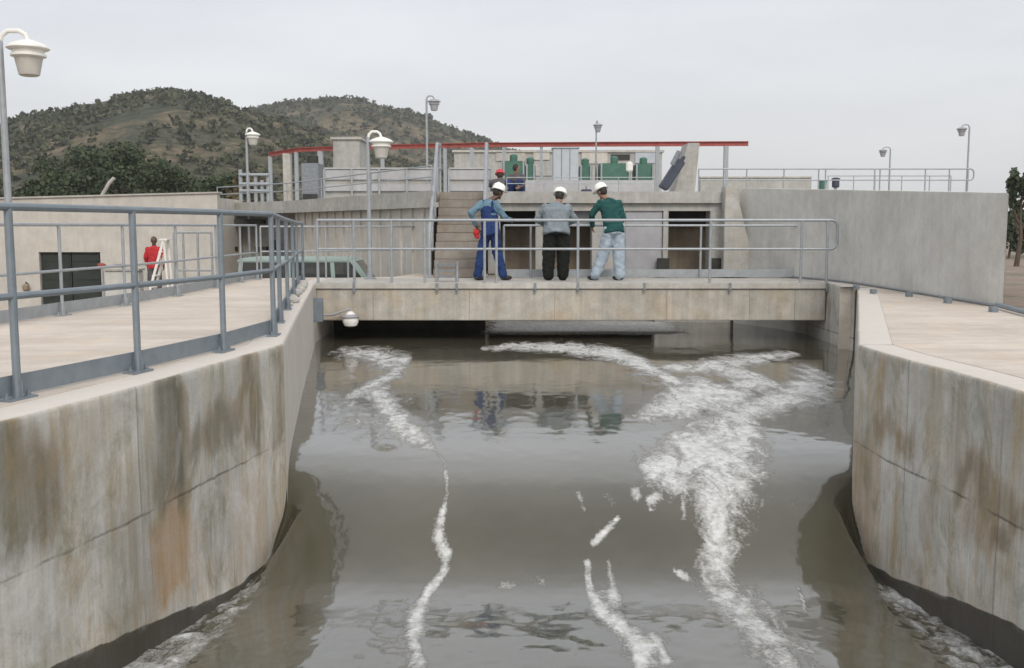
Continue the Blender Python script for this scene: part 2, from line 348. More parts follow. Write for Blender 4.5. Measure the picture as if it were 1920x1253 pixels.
# ------------------------------------------------------------------ the channel
def catmull(pts, n=10):
    pts = [Vector((*p, 0)) for p in pts]; P = [pts[0] * 2 - pts[1]] + pts + [pts[-1] * 2 - pts[-2]]; out = []
    for i in range(1, len(P) - 2):
        for k in range(n):
            t = k / n; a, b_, c, d = P[i - 1:i + 3]
            q = 0.5 * ((2 * b_) + (c - a) * t + (2 * a - 5 * b_ + 4 * c - d) * t * t + (3 * b_ - a - 3 * c + d) * t ** 3); out.append((q.x, q.y))
    out.append((pts[-1].x, pts[-1].y)); return out
LW = [(-4.6, -6.0), (-3.9, 0.0), (-3.3, 2.5), (-2.86, 4.1), (-2.58, 5.0), (-2.43, 5.6), (-2.28, 6.3), (-2.14, 7.1), (-2.01, 7.8), (-1.945, 8.15), (-1.93, 8.32), (-1.955, 8.5), (-2.06, 9.1), (-2.55, 12.0), (-3.28, 16.4), (-3.42, 17.3), (-3.45, 18.6), (-3.46, 19.24)]
RW = [(3.9, -6.0), (3.5, 0.0), (3.2, 4.0), (3.07, 5.6), (3.02, 6.6), (2.94, 7.3), (2.90, 7.8), (2.895, 8.2), (2.93, 8.4), (3.17, 9.1), (4.17, 12.0), (5.46, 15.75), (5.53, 16.1), (5.52, 16.6), (5.52, 17.4), (5.52, 19.2), (5.52, 24.0)]
LWc, RWc = catmull(LW, 8), catmull(RW, 8)
def wallx(c, Y):
    ys = np.array([p[1] for p in c]); xs = np.array([p[0] for p in c]); return np.interp(Y, ys, xs)
# levels of the water surface along the flow
def smooth_interp(Y, pts):
    ys = np.array([p[0] for p in pts], float); zs = np.array([p[1] for p in pts], float); o = np.argsort(ys); ys, zs = ys[o], zs[o]
    fy = np.arange(ys[0], ys[-1] + 0.05, 0.05); fz = np.interp(fy, ys, zs); k = np.exp(-0.5 * (np.arange(-12, 13) / 4.5) ** 2); k /= k.sum()
    fz = np.convolve(np.pad(fz, 12, mode='edge'), k, mode='valid'); return np.interp(Y, fy, fz)
CEN = [(40, -1.02), (13, -1.02), (12, -1.025), (11, -1.04), (10, -1.075), (9.3, -1.11), (8.8, -1.155), (8.4, -1.22), (8.0, -1.35), (7.6, -1.53), (7.3, -1.635), (7.1, -1.668), (6.9, -1.668), (6.5, -1.638), (6.0, -1.60), (5.2, -1.555), (4.4, -1.57), (2, -1.60), (-6, -1.62)]
SID = [(40, -1.02), (12, -1.03), (9.3, -1.10), (8.7, -1.17), (8.45, -1.24), (8.3, -1.42), (8.1, -1.68), (7.8, -1.80), (7.3, -1.80), (6.6, -1.76), (6.0, -1.70), (5.4, -1.66), (4.4, -1.62), (-6, -1.62)]
WET = [(40, -1.00), (9.0, -1.08), (8.4, -1.18), (8.2, -1.45), (7.9, -1.74), (7.3, -1.74), (6.9, -1.68), (6.5, -1.60), (5.9, -1.50), (5.3, -1.42), (4.4, -1.38), (-6, -1.38)]

def wall_strip(curve, side, name, ztop, zbot, parent, mat, stains):
    # dense face sheet following the wall, turned in at the top and closed behind by the deck body
    pts = []
    for i in range(len(curve) - 1):
        a, b_ = Vector((*curve[i], 0)), Vector((*curve[i + 1], 0)); n = max(1, int((b_ - a).length / (0.035 if -1 < a.y < 10 else 0.25)))
        pts += [a.lerp(b_, k / n) for k in range(n)]
    pts.append(Vector((*curve[-1], 0)))
    zs = np.concatenate([np.arange(zbot, ztop - 0.03, 0.035), [ztop - 0.02, ztop - 0.006, ztop]])
    inn = [0] * (len(zs) - 3) + [0.0, 0.006, 0.022]
    nrm = []
    for i in range(len(pts)):
        d = (pts[min(i + 1, len(pts) - 1)] - pts[max(i - 1, 0)]).normalized(); nrm.append(Vector((-d.y, d.x, 0)) if side < 0 else Vector((d.y, -d.x, 0)))   # away from water
    vs = []; cols = []; s_ = 0.0
    ncol = len(zs) + 1
    for i, p in enumerate(pts):
        chip = 0.010 * mnoise.noise(Vector((p.x * 3, p.y * 3, 7)))
        for j, z in enumerate(zs):
            q = p + nrm[i] * (inn[j] + 0.004 * mnoise.noise(Vector((p.x * 2, p.y * 2, z * 2))) + (abs(chip) if j >= len(zs) - 2 else 0))
            vs.append((q.x, q.y, z)); cols.append((*stains(p.x, p.y, z), 1.0 if j >= len(zs) - 1 else (0.75 if (side < 0 and p.y > 8.36) else 0.0)))
        q = p + nrm[i] * 0.30; vs.append((q.x, q.y, ztop + 0.0)); cols.append((0, 0, 0, 1.0))
    fs = []
    for i in range(len(pts) - 1):
        for j in range(ncol - 1):
            a = i * ncol + j; f = (a, a + ncol, a + ncol + 1, a + 1); fs.append(f if side < 0 else f[::-1])
    me = bpy.data.meshes.new(name); me.from_pydata(vs, [], fs); me.update()
    ca = me.color_attributes.new("stain", 'FLOAT_COLOR', 'POINT')
    ca.data.foreach_set("color", np.array(cols, dtype=np.float32).ravel())
    me.shade_smooth(); me.set_sharp_from_angle(angle=R(50))
    return link(name, me, mat, parent)

def soft(v, a, b_, w_): # 1 inside a..b with soft border w
    return max(0.0, min(1.0, (v - a) / w_ + 0.5)) * max(0.0, min(1.0, (b_ - v) / w_ + 0.5))
def px_of(X, Y, Z):
    dy, dz = Y, Z - EYE; ax = dy * cp - dz * sp_; return (CX + F * X / ax, CY - F * (dy * sp_ + dz * cp) / ax)
def wet_of(Y, z): 
    wl = float(np.interp(Y, *WETI)); return max(0.0, min(1.0, (wl + 0.025 - z) / 0.05))
_o = sorted(WET); WETI = ([p[0] for p in _o], [p[1] for p in _o])
# stain patches listed as (u0,u1,z0,z1,dark,rust,softness) where u is the distance forward along the wall
LS = [(5.53, 5.57, -1.6, -0.85, 1.5, 0, .03), (5.18, 5.22, -1.9, -0.85, 1.5, 0, .03), (7.03, 7.06, -1.7, -0.95, 1.2, 0, .03), (6.70, 6.73, -1.7, -0.7, 0.9, 0, .03), (4.2, 5.35, -0.80, -0.02, 0.85, 0.15, 0.25), (5.0, 5.35, -0.7, -0.02, 0.2, 0.45, 0.15), (5.0, 5.5, -1.5, -0.75, 0.4, 0.0, 0.3),
      (6.25, 6.62, -0.95, 0.05, 0.95, 0.1, 0.12), (6.55, 6.72, -0.85, 0.0, 0.5, 0.55, 0.08), (5.9, 6.5, -1.05, -0.35, 0.55, 0.0, 0.35), (5.75, 6.25, -1.9, -0.5, 0.5, 0.0, 0.3),
      (6.15, 6.75, -1.55, -0.85, 0.0, 0.85, 0.16), (6.2, 6.6, -1.0, -0.8, 0.1, 0.7, 0.12), (6.65, 7.55, -0.62, -0.32, 0.75, 0.35, 0.16), (7.3, 7.6, -0.42, -0.22, 0.5, 0.7, 0.12),
      (7.55, 7.85, -0.8, 0.05, 0.75, 0.45, 0.14), (6.7, 7.3, -1.1, -0.6, 0.2, 0.2, 0.2), (7.2, 8.2, -1.7, -0.9, 0.0, 0.28, 0.4), (5.4, 8.2, -1.75, -1.3, 0.05, 0.32, 0.3), (8.0, 8.25, -0.8, 0.0, 0.45, 0.2, 0.1)]
RS = [(6.72, 6.75, -1.55, -0.8, 1.3, 0, .03), (7.45, 7.47, -1.2, 0, 0.8, 0, .03), (5.75, 5.78, -1.4, 0, 1.2, 0, .03), (7.1, 7.9, -0.74, -0.50, 0.5, 0.55, 0.12), (5.6, 6.6, -0.85, -0.60, 0.55, 0.5, 0.14), (6.05, 6.45, -1.15, -0.55, 0.25, 0.6, 0.14), (5.9, 6.2, -1.05, -0.85, 0.8, 0.3, 0.1),
      (5.1, 5.7, -1.4, -0.3, 0.7, 0.4, 0.2), (6.9, 7.05, -1.35, -0.75, 0.4, 0.4, 0.1), (7.8, 8.5, -1.6, -0.7, 0.15, 0.55, 0.15), (7.75, 8.0, -1.75, -1.0, 0.1, 0.6, 0.12), (6.0, 7.8, -1.75, -1.35, 0.0, 0.35, 0.25), (6.5, 6.75, -0.7, 0, 0.35, 0.1, 0.1), (7.6, 7.75, -0.6, 0, 0.25, 0.3, 0.1)]
def mk_st(tab):
    def f(x, y, z):
        d = g = 0.0; wu = .11 * mnoise.noise(Vector((y * 3, z * 1.2, 1))) + .05 * mnoise.noise(Vector((y * 9, z * 3, 5))); wz = .22 * mnoise.noise(Vector((y * 3.5, z * 1.5, 9))) + .08 * mnoise.noise(Vector((y * 14, z * 4, 3)))
        for (u0, u1, z0, z1, dk, ru, s_) in tab:
            if not (u0 - s_ - .2 < y < u1 + s_ + .2 and z0 - s_ - .3 < z < z1 + s_ + .3): continue
            if s_ < .05: wgt = soft(y, u0, u1, s_) * soft(z, z0, z1, s_)
            else: wgt = soft(y + wu, u0, u1, s_) * soft(z + wz, z0, z1, s_); d = max(d, dk * wgt); g = max(g, ru * wgt)
        far = 1.0 if y > 9.5 else 0.0
        if y > 8.6: g = max(g, 0.12)
        return (d, g, wet_of(y, z - (0.07 * max(0.0, min(1.0, (7.9 - y) / 0.7)) if x > 0 else 0) + .02 * mnoise.noise(Vector((y * 6, 0, 3)))))
    return f
lwall = empty("channel_wall", (-2.3, 7, -3), "left flaring channel wall of stained grey concrete under the nearest handrail", "concrete wall", "concrete walls beside the water")
wall_strip(LWc, -1, "wall_face", 0.0, -2.9, lwall, M['chan'], mk_st(LS))
rwall = empty("channel_wall", (3.1, 7, -3), "right channel wall of pale streaked concrete below the bare deck", "concrete wall", "concrete walls beside the water")
wall_strip(RWc, 1, "wall_face", 0.0, -2.9, rwall, M['chan'], mk_st(RS))
# vertical shutter grooves in the left wall, cut lines as thin recessed-looking strips are left to the wall surface itself

def inset(curve, d, side):
    out = []
    for i in range(len(curve)):
        a, b_ = Vector((*curve[max(i - 1, 0)], 0)), Vector((*curve[min(i + 1, len(curve) - 1)], 0)); t = (b_ - a).normalized()
        n = Vector((-t.y, t.x, 0)) if side < 0 else Vector((t.y, -t.x, 0)); out.append((curve[i][0] + n.x * d, curve[i][1] + n.y * d))
    return out
# decks: the paved tops beside the channel
def mono(c):
    out = []
    for p in c:
        if not out or p[1] > out[-1][1] + 0.04: out.append(p)
    return out
li = mono(inset(LWc, 0.28, -1)); ri = mono(inset(RWc, 0.28, 1))
ri = [p for p in ri if p[1] < 17.4] + [(5.80, 17.4)]
ld = MB().prism(li + [(-5.05, 18.75), (-5.3, 9.0), (-7.2, 4.0), (-9, -6.0)], -3.0, 0.004).build("deck", M['deck']); tag(ld, kind="structure")
rd = MB().prism(ri + [(5.83, 17.4), (5.95, 11.9), (5.6, 10.4), (5.6, 4.0), (7.5, -6.0)], -3.0, 0.004).build("deck", M['deck']); tag(rd, kind="structure")

# water
ys = np.concatenate([np.arange(-6, 3.5, 0.25), np.arange(3.5, 10, 0.028), np.arange(10, 14, 0.05), np.arange(14, 24.01, 0.1)])
NXW = 200
def water_z(X, Y, l, r):
    c = smooth_interp(Y, CEN); s_ = smooth_interp(Y, SID); d = np.minimum(X - l, r - X); d = np.maximum(d, 0)
    wd = 0.11 + 0.13 * np.clip((7.8 - Y) / 1.2, 0, 1)
    b_ = np.exp(-(d / wd) ** 2)
    win = np.clip((9.2 - Y) / 1.5, 0, 1); win = win * win * (3 - 2 * win)
    return c * (1 - b_) + s_ * b_ - 0.10 * win * np.exp(-(d / 0.75) ** 2) * (1 - b_)
verts = []; Ls, Rs = wallx(LWc, ys), wallx(RWc, ys)
Ls = np.where(ys > 19.2, -3.45, Ls)
S = np.linspace(0, 1, NXW)
XX = Ls[:, None] - 0.04 + (Rs - Ls + 0.08)[:, None] * S[None, :]; YY = np.repeat(ys[:, None], NXW, 1)
ZZ = water_z(XX, YY, Ls[:, None], Rs[:, None])
def fbm(X, Y, sx, sy, seed, octs=3):
    out = np.zeros(X.shape); amp = 1
    for o in range(octs):
        k = 2 ** o; fl = [mnoise.noise(Vector((x * sx * k, y * sy * k, seed))) for x, y in zip(X.ravel(), Y.ravel())]; out += amp * np.array(fl).reshape(X.shape); amp *= 0.5
    return out
Dw = np.minimum(XX - Ls[:, None], Rs[:, None] - XX)
turb = np.clip((7.75 - YY) / 0.5, 0, 1) * np.clip(((0.20 + 0.27 * np.clip((7.6 - YY) / 1.8, 0, 1)) - Dw) / 0.10, 0, 1)
n1 = fbm(XX, YY, 0.9, 0.7, 3, 2); n2 = fbm(XX, YY, 7, 6, 9, 2)
rip_up = np.clip((YY - 9) / 3, 0, 1)
near = np.clip((7.2 - YY) / 1.2, 0, 1)
ZZ = ZZ + n1 * (0.006 * rip_up + 0.022 * near) + n2 * (0.0015 + 0.002 * near + 0.028 * turb)
# foam: strokes traced on the water surface (pixel x, pixel y, width) -> ellipses on the surface
def on_water(x, y):
    Y = 8.0
    r = ray(x, y)
    lo, hi = 2.0, 23.0
    for _ in range(40):
        mid = (lo + hi) / 2; zz = EYE + r.z * mid / r.y
        if zz > float(smooth_interp(mid, CEN)): lo = mid
        else: hi = mid
    return Vector((r.x * lo / r.y, lo))
STK = [
 [(905, 655, 8, .7), (960, 649, 12, .9), (1060, 652, 18, 1), (1150, 662, 24, 1), (1200, 680, 28, 1), (1235, 700, 24, 1), (1270, 716, 20, 1)],
 [(1490, 662, 8, .9), (1430, 670, 13, .9), (1370, 680, 20, .8), (1310, 690, 18, .8), (1240, 690, 14, .8)],
 [(1330, 690, 22, .8), (1390, 700, 32, .95), (1440, 714, 22, .9), (1380, 725, 26, .8)],
 [(1200, 782, 16, .8), (1240, 768, 36, .95), (1285, 748, 56, 1), (1335, 735, 60, 1), (1400, 748, 44, .9)],
 [(1530, 695, 22, .8), (1520, 725, 30, .95), (1480, 745, 26, .95), (1430, 760, 26, .9), (1380, 775, 36, 1)],
 [(1390, 790, 56, 1), (1360, 830, 86, 1.05), (1300, 855, 84, 1.05), (1245, 872, 70, 1), (1205, 885, 44, .95)],
 [(1400, 800, 50, 1), (1370, 850, 84, 1.05), (1345, 900, 84, 1), (1335, 945, 70, .9), (1345, 1000, 72, .88), (1345, 1050, 66, .85), (1350, 1090, 84, .88), (1385, 1140, 88, .85), (1425, 1190, 90, .8), (1470, 1245, 100, .78)],
 [(1190, 922, 18, .9), (1200, 935, 14, .8)], [(1222, 938, 18, .85), (1238, 925, 16, .8)], [(1250, 905, 40, .9), (1290, 915, 40, .8)], [(1280, 930, 8, .9), (1283, 975, 6, .8)],
 [(640, 655, 12, .7), (700, 664, 22, .85), (750, 680, 26, .9), (745, 696, 24, .8), (700, 722, 26, .85), (650, 745, 16, .7)],
 [(705, 725, 26, .8), (728, 765, 34, .9), (755, 798, 34, .95), (792, 826, 20, .9), (815, 845, 8, .75), (832, 862, 7, .8)],
 [(833, 862, 6, .8), (837, 900, 9, .95), (838, 925, 7, .9), (830, 960, 9, .95), (825, 985, 16, 1), (822, 1008, 20, 1), (836, 1040, 19, 1), (832, 1075, 12, .95), (803, 1108, 18, .95), (780, 1150, 32, 1), (776, 1190, 34, .95), (785, 1250, 28, .95)],
 [(1158, 972, 9, .95), (1130, 1002, 12, 1), (1110, 1022, 9, .95)], [(1140, 932, 16, .7), (1150, 948, 12, .7)], [(1085, 925, 10, .7), (1098, 960, 8, .7)], [(1222, 955, 6, .9), (1226, 957, 5, .9)],
 [(1100, 1055, 12, .9), (1104, 1085, 10, .9), (1108, 1112, 16, .9), (1132, 1150, 32, 1), (1170, 1180, 40, 1), (1205, 1208, 42, 1), (1195, 1250, 32, .95)], [(1140, 1053, 10, .8), (1146, 1085, 10, .8), (1155, 1140, 24, .85)], [(1225, 1195, 18, .9), (1250, 1240, 18, .9)],
 [(1265, 1070, 8, .9), (1290, 1085, 14, .9)], [(1498, 1095, 5, .8), (1512, 1145, 5, .8)], [(1388, 992, 12, .75), (1402, 998, 8, .75)], [(620, 662, 10, .45), (700, 668, 30, .5), (760, 690, 40, .5)], [(640, 760, 60, .42), (700, 790, 60, .45), (760, 760, 60, .4)], [(1180, 700, 20, .4), (1330, 740, 50, .6)], [(1310, 940, 50, .5), (1370, 1000, 60, .5), (1360, 1100, 90, .55), (1480, 1230, 110, .55)], [(1130, 1120, 50, .5), (1220, 1240, 70, .5)], [(780, 1140, 60, .5), (770, 1240, 60, .5)], [(820, 990, 34, .5), (830, 1060, 30, .5)], [(930, 1100, 20, .35), (1040, 1090, 20, .35)], [(1430, 1130, 40, .6), (1530, 1245, 50, .6)],
]
E = []
for st in STK:
    for (x0, y0, w0, s0), (x1, y1, w1, s1) in zip(st[:-1], st[1:]):
        n = max(2, int(math.hypot(x1 - x0, y1 - y0) / (0.22 * max(w0, w1) + 2)))
        for k in range(n):
            t = k / n; x, y, w_, s_ = x0 + (x1 - x0) * t, y0 + (y1 - y0) * t, w0 + (w1 - w0) * t, s0 + (s1 - s0) * t
            w_ = w_ * (1.0 if w_ < 30 else 0.80); c = on_water(x, y); b1 = on_water(x, y - w_ / 2).y - c.y; a1 = (w_ / 2) / F * (c.y + 0.25)
            E.append((c.x, c.y, a1, b1, s_))
foam_and_reflection = np.zeros(XX.shape)
for (ex, ey, a1, b1, s_) in E:
    i0, i1 = np.searchsorted(ys, ey - 2.2 * b1), np.searchsorted(ys, ey + 2.2 * b1)
    if i1 <= i0: continue
    q = np.sqrt(((XX[i0:i1] - ex) / a1) ** 2 + ((YY[i0:i1] - ey) / b1) ** 2)
    foam_and_reflection[i0:i1] = np.maximum(foam_and_reflection[i0:i1], s_ * np.clip(1.28 - 0.60 * q, 0, 1))
foam_and_reflection = np.maximum(foam_and_reflection, 0.74 * turb * np.clip(0.8 + 0.5 * n2, 0, 1))
gap = np.clip((YY - 18.3) / 0.5, 0, 1) * np.clip((XX + 0.9) / 0.8, 0, 1) * np.clip((3.6 - XX) / 0.6, 0, 1)
foam_and_reflection = np.maximum(foam_and_reflection, gap * 1.25)  # white band beyond the bridge: sky reflection painted in as foam
me = bpy.data.meshes.new("water")
nx, ny = NXW, len(ys)
co = np.stack([XX, YY, ZZ], -1).reshape(-1, 3)
idx = (np.arange(ny - 1)[:, None] * nx + np.arange(nx - 1)[None, :]).ravel()
faces = np.stack([idx, idx + 1, idx + nx + 1, idx + nx], -1)
me.vertices.add(len(co)); me.vertices.foreach_set("co", co.astype(np.float32).ravel())
me.loops.add(faces.size); me.loops.foreach_set("vertex_index", faces.astype(np.int32).ravel())
me.polygons.add(len(faces)); me.polygons.foreach_set("loop_start", (np.arange(len(faces)) * 4).astype(np.int32)); me.polygons.foreach_set("loop_total", np.full(len(faces), 4, np.int32))
me.update(); me.validate(); me.shade_smooth()
fa = me.attributes.new("foam_and_reflection", 'FLOAT', 'POINT'); fa.data.foreach_set("value", foam_and_reflection.astype(np.float32).ravel())
m, nt, b = newmat("silty_water"); v = coords(nt); vd = coords(nt, (1.0, 0.75, 1)); vf = coords(nt, (1.0, 0.45, 1))
fat = N(nt, "ShaderNodeAttribute"); fat.attribute_name = "foam_and_reflection"; fo = fat.outputs["Fac"]
nb = noise(nt, coords(nt, (1.0, 0.5, 1)), 5.0, 9, 0.72, 0.9); nb2 = noise(nt, v, 34, 5, 0.7)
th = math_(nt, 'ADD', fo, math_(nt, 'MULTIPLY', math_(nt, 'SUBTRACT', math_(nt, 'ADD', math_(nt, 'MULTIPLY', nb, 0.7), math_(nt, 'MULTIPLY', nb2, 0.3)), 0.5), 3.3))
fm = ramp(nt, th, [(0.42, 0.0), (0.68, 0.48), (1.0, 1.0)])
wc = mix(nt, ramp(nt, noise(nt, vf, 0.8, 4), [(0.3, 0.0), (0.7, 1.0)]), (0.056, 0.053, 0.033), (0.084, 0.077, 0.051))
fc = mix(nt, ramp(nt, noise(nt, vd, 15, 6, 0.7), [(0.35, 0.0), (0.62, 1.0)]), (0.40, 0.40, 0.375), (0.67, 0.68, 0.68))
nt.links.new(mix(nt, fm, wc, fc), b.inputs["Base Color"]); b.inputs["Roughness"].default_value = 0.9; b.inputs["Specular IOR Level"].default_value = 0.1
gl = N(nt, "ShaderNodeBsdfAnisotropic"); gl.inputs["Roughness"].default_value = 0.07; gl.inputs["Color"].default_value = (1, 1, 1, 1)
lw = N(nt, "ShaderNodeLayerWeight"); lw.inputs["Blend"].default_value = 0.5
rf = ramp(nt, lw.outputs["Facing"], [(0.0, 0.03), (0.35, 0.065), (0.52, 0.145), (0.60, 0.24), (0.66, 0.29), (0.78, 0.44), (0.90, 0.66), (1.0, 0.9)])
rf = math_(nt, 'MULTIPLY', rf, math_(nt, 'SUBTRACT', 1.0, math_(nt, 'MULTIPLY', fm, 0.85)))
ms_ = N(nt, "ShaderNodeMixShader"); nt.links.new(rf, ms_.inputs[0]); nt.links.new(b.outputs[0], ms_.inputs[1]); nt.links.new(gl.outputs[0], ms_.inputs[2])
nt.links.new(ms_.outputs[0], nt.nodes["Material Output"].inputs[0])
hh = math_(nt, 'ADD', math_(nt, 'MULTIPLY', noise(nt, coords(nt, (1.0, 0.6, 1)), 5.5, 3, 0.5), 0.22), math_(nt, 'MULTIPLY', noise(nt, vd, 26, 3, 0.55), 0.05))
hh = math_(nt, 'ADD', hh, math_(nt, 'MULTIPLY', fm, math_(nt, 'ADD', 0.35, math_(nt, 'MULTIPLY', nb2, 1.0))))
bump(nt, b, hh, 0.42, 0.02); nt.links.new([l.from_socket for l in nt.links if l.to_socket == b.inputs["Normal"]][0], gl.inputs["Normal"])
M['water'] = m
tag(link("water", me, M['water']), kind="structure")

# ground sheet with the channel cut out, one mesh
g = MB(); gx = [-3000, -60, -5.2, 5.75, 60, 3000]; gy = [-300, -6, 18.7, 24.0, 120, 5000]
for i in range(5):
    for j in range(5):
        x0, x1, y0, y1 = gx[i], gx[i + 1], gy[j], gy[j + 1]
        if i == 2 and j == 1: continue
        if i == 2 and j == 2: x0 = gx[2]; g.add([(x0, y0, -1.4), (-3.47, y0, -1.4), (-3.47, y1, -1.4), (x0, y1, -1.4)], [(0, 1, 2, 3)]); g.add([(-3.47, 19.45, -1.4), (-0.6, 19.45, -1.4), (-0.6, y1, -1.4), (-3.47, y1, -1.4)], [(0, 1, 2, 3)]); continue
        g.add([(x0, y0, -1.4), (x1, y0, -1.4), (x1, y1, -1.4), (x0, y1, -1.4)], [(0, 1, 2, 3)])
tag(g.build("ground", M['earth']), kind="structure")

# ------------------------------------------------------------------ hills
def hill(name, pts, Yr, W, noise_amp, nxs=260, nys=110, xl=None, seed=0):
    P_ = [at(x, y, Yr) for x, y in pts]; xs_ = [p.x for p in P_]; zs_ = [p.z for p in P_]
    X0, X1 = xs_[0], xs_[-1]; xs = np.linspace(X0, X1, nxs); yy = np.linspace(Yr - W, Yr + W, nys)
    vs = []
    for y in yy:
        t = abs(y - Yr) / W; fall = (0.5 + 0.5 * math.cos(math.pi * t)) ** 0.85
        for x in xs:
            # keep the ridge where the picture shows it: scale sideways with distance
            h = float(np.interp(x * (Yr / y) ** 0.9, xs_, zs_)) + 1.4
            n = mnoise.fractal(Vector((x * 0.012, y * 0.012, seed)), 1.0, 2.0, 6)
            gl = mnoise.ridged_multi_fractal(Vector((x * 0.01, y * 0.007, seed + 4)), 1.0, 2.0, 4, 1.0, 2.0)
            vs.append((x, y, -1.5 + h * fall * (1 + 0.0 * gl) + noise_amp * n * min(1, h / 12) - 0.35 * noise_amp * abs(gl - 1) * min(1, 3 * t)))
    fs = [(j * nxs + i, j * nxs + i + 1, (j + 1) * nxs + i + 1, (j + 1) * nxs + i) for j in range(nys - 1) for i in range(nxs - 1)]
    me = bpy.data.meshes.new(name); me.from_pydata(vs, [], fs); me.update(); me.shade_smooth()
    o = link(name, me, M['hill']); tag(o, kind="structure"); return o, vs
h1 = [(-1500, 425), (-900, 330), (-500, 285), (-200, 268), (0, 250), (60, 230), (150, 210), (240, 191), (320, 181), (380, 187), (440, 205), (500, 230), (600, 262), (700, 295), (800, 325), (950, 370), (1100, 425)]
h2 = [(-50, 425), (150, 320), (300, 262), (400, 230), (480, 210), (540, 195), (620, 187), (700, 198), (780, 220), (860, 249), (920, 271), (1000, 305), (1080, 350), (1250, 425)]
_, hv1 = hill("hill", h1, 380, 230, 2.4, seed=1)
_, hv2 = hill("hill", h2, 620, 230, 3.0, seed=9)
def leafcloud(mb, c, rad, n, size, flat=0.75):
    c = Vector(c)
    d = rng.normal(size=(n, 3)); d /= np.linalg.norm(d, axis=1)[:, None]; rr = rng.random(n) ** 0.45
    for k in range(n):
        p = c + Vector((d[k][0] * rad[0] * rr[k], d[k][1] * rad[1] * rr[k], d[k][2] * rad[2] * rr[k]))
        a = Vector(rng.normal(size=3)).normalized(); b_ = a.cross(Vector(rng.normal(size=3))).normalized(); s_ = size * (0.6 + 0.8 * rng.random())
        nb_ = len(mb.v); mb.v += [tuple(p - a * s_ - b_ * s_ * .6), tuple(p + a * s_ - b_ * s_ * .6), tuple(p + a * s_ * .7 + b_ * s_ * .6), tuple(p - a * s_ * .7 + b_ * s_ * .6)]
        mb.f.append((nb_, nb_ + 1, nb_ + 2, nb_ + 3))
def scrub(hv, n, Yr, r0, r1, xlo, xhi, leaves, label):
    mb = MB(); cand = [v_ for v_ in hv if v_[1] <= Yr + 12 and v_[2] > 3 and xlo < v_[0] < xhi]
    for k in range(n):
        v_ = random.choice(cand); r = r0 + (r1 - r0) * random.random() ** 2
        if mnoise.noise(Vector((v_[0] * 0.045, v_[1] * 0.045, 2))) < random.uniform(-0.55, 0.35): continue
        leafcloud(mb, (v_[0] + random.uniform(-1.5, 1.5), v_[1], v_[2] + r * 0.35), (r, r, r * 0.7), leaves, r * 0.36)
    o = mb.build("shrubs", M['leaf2']); return tag(o, kind="stuff")
scrub(hv1, 7500, 380, 0.5, 2.2, -260, 60, 16, ""); scrub(hv2, 7000, 620, 0.9, 2.6, -330, 60, 12, "")

# ------------------------------------------------------------------ trees
def tree(loc, h, cr, label, group, mat, n=1800, leaf=0.22, base=0.35, name="leafy_tree"):
    t = empty(name, loc, label, "tree", group)
    tr = MB(); L = Vector(loc)
    tr.tube([L, L + Vector((0.1 * h * .3, 0, h * .3)), L + Vector((0.05, 0.1, h * .7))], h * 0.03, 8, h * 0.012)
    for k in range(6):
        a = k * 1.05 + random.random(); s_ = L + Vector((0, 0, h * (.28 + .06 * k)))
        tr.tube([s_, s_ + Vector((math.cos(a) * cr * .4, math.sin(a) * cr * .4, h * .12)), s_ + Vector((math.cos(a) * cr * .75, math.sin(a) * cr * .75, h * .22))], h * 0.012, 6, h * 0.004)
    tr.build("trunk", M['bark'], t)
    mb = MB(); ncl = 16
    for k in range(ncl):
        a = random.random() * 6.28; q = random.random() ** .5; z = random.random()
        c = L + Vector((math.cos(a) * cr * .75 * q, math.sin(a) * cr * .75 * q, h * (base + (.92 - base) * z)))
        sh = 1 - 0.5 * abs(z - .4)
        leafcloud(mb, c, (cr * .42 * sh, cr * .42 * sh, h * .14), n // ncl, leaf)
    mb.build("crown", mat, t); return t
tp = [(30, 372, 66, 9), (75, 330, 74, 8), (120, 300, 80, 9.5), (178, 280, 84, 11), (235, 278, 82, 11), (290, 298, 78, 9), (345, 322, 86, 8), (395, 330, 80, 7.5), (437, 345, 90, 7.0), (-40, 330, 70, 9)]
tl = ["dark bushy tree low behind the left end of the flat-roofed building", "dark green tree second from the left edge above the flat roof", "tall dark green tree left of the tallest crowns above the flat roof", "broad dark green tree, left one of the two tallest behind the roof", "broad dark green tree, right one of the two tallest behind the roof",
      "dark green tree sloping down right of the tallest crowns", "rounded dark tree above the right half of the flat roof", "low dark tree above the right end of the flat roof", "small dark tree in the gap right of the flat-roofed building", "dark tree cut off by the left edge of the photo"]
for (x, y, Y, hh_), lb in zip(tp, tl):
    top = zat(y, Y); H = top + 1.4; tree((xat(x, Y), Y, -1.4), H, max(2.4, H * 0.55), lb, "dark trees behind the flat-roofed building", M['leaf'], 5200, 0.13, 0.22)
tree((xat(470, 70), 70, -1.4), zat(322, 70) + 1.4, 1.8, "thin orange-brown dry tree beside the far white lamp", None, M['leaf3'], 900, 0.14, 0.4)
tree((xat(1908, 60), 60, -1.4), zat(322, 60) + 1.4, 0.75, "dark slender palm-like tree against the sky at the right edge", None, M['leaf'], 700, 0.14, 0.72, "slender_tree")
for k, (x, y, Y, lb) in enumerate([(1893, 398, 75, "dark green tree just right of the tall grey wall end"), (1925, 378, 78, "dark green tree below the slender one at the right edge"), (1965, 385, 80, "outermost dark tree cut off by the right edge")]):
    tree((xat(x, Y), Y, -1.4), zat(y, Y) + 1.4, 1.6, lb, "trees at the right edge", M['leaf'], 1500, 0.16, 0.2)

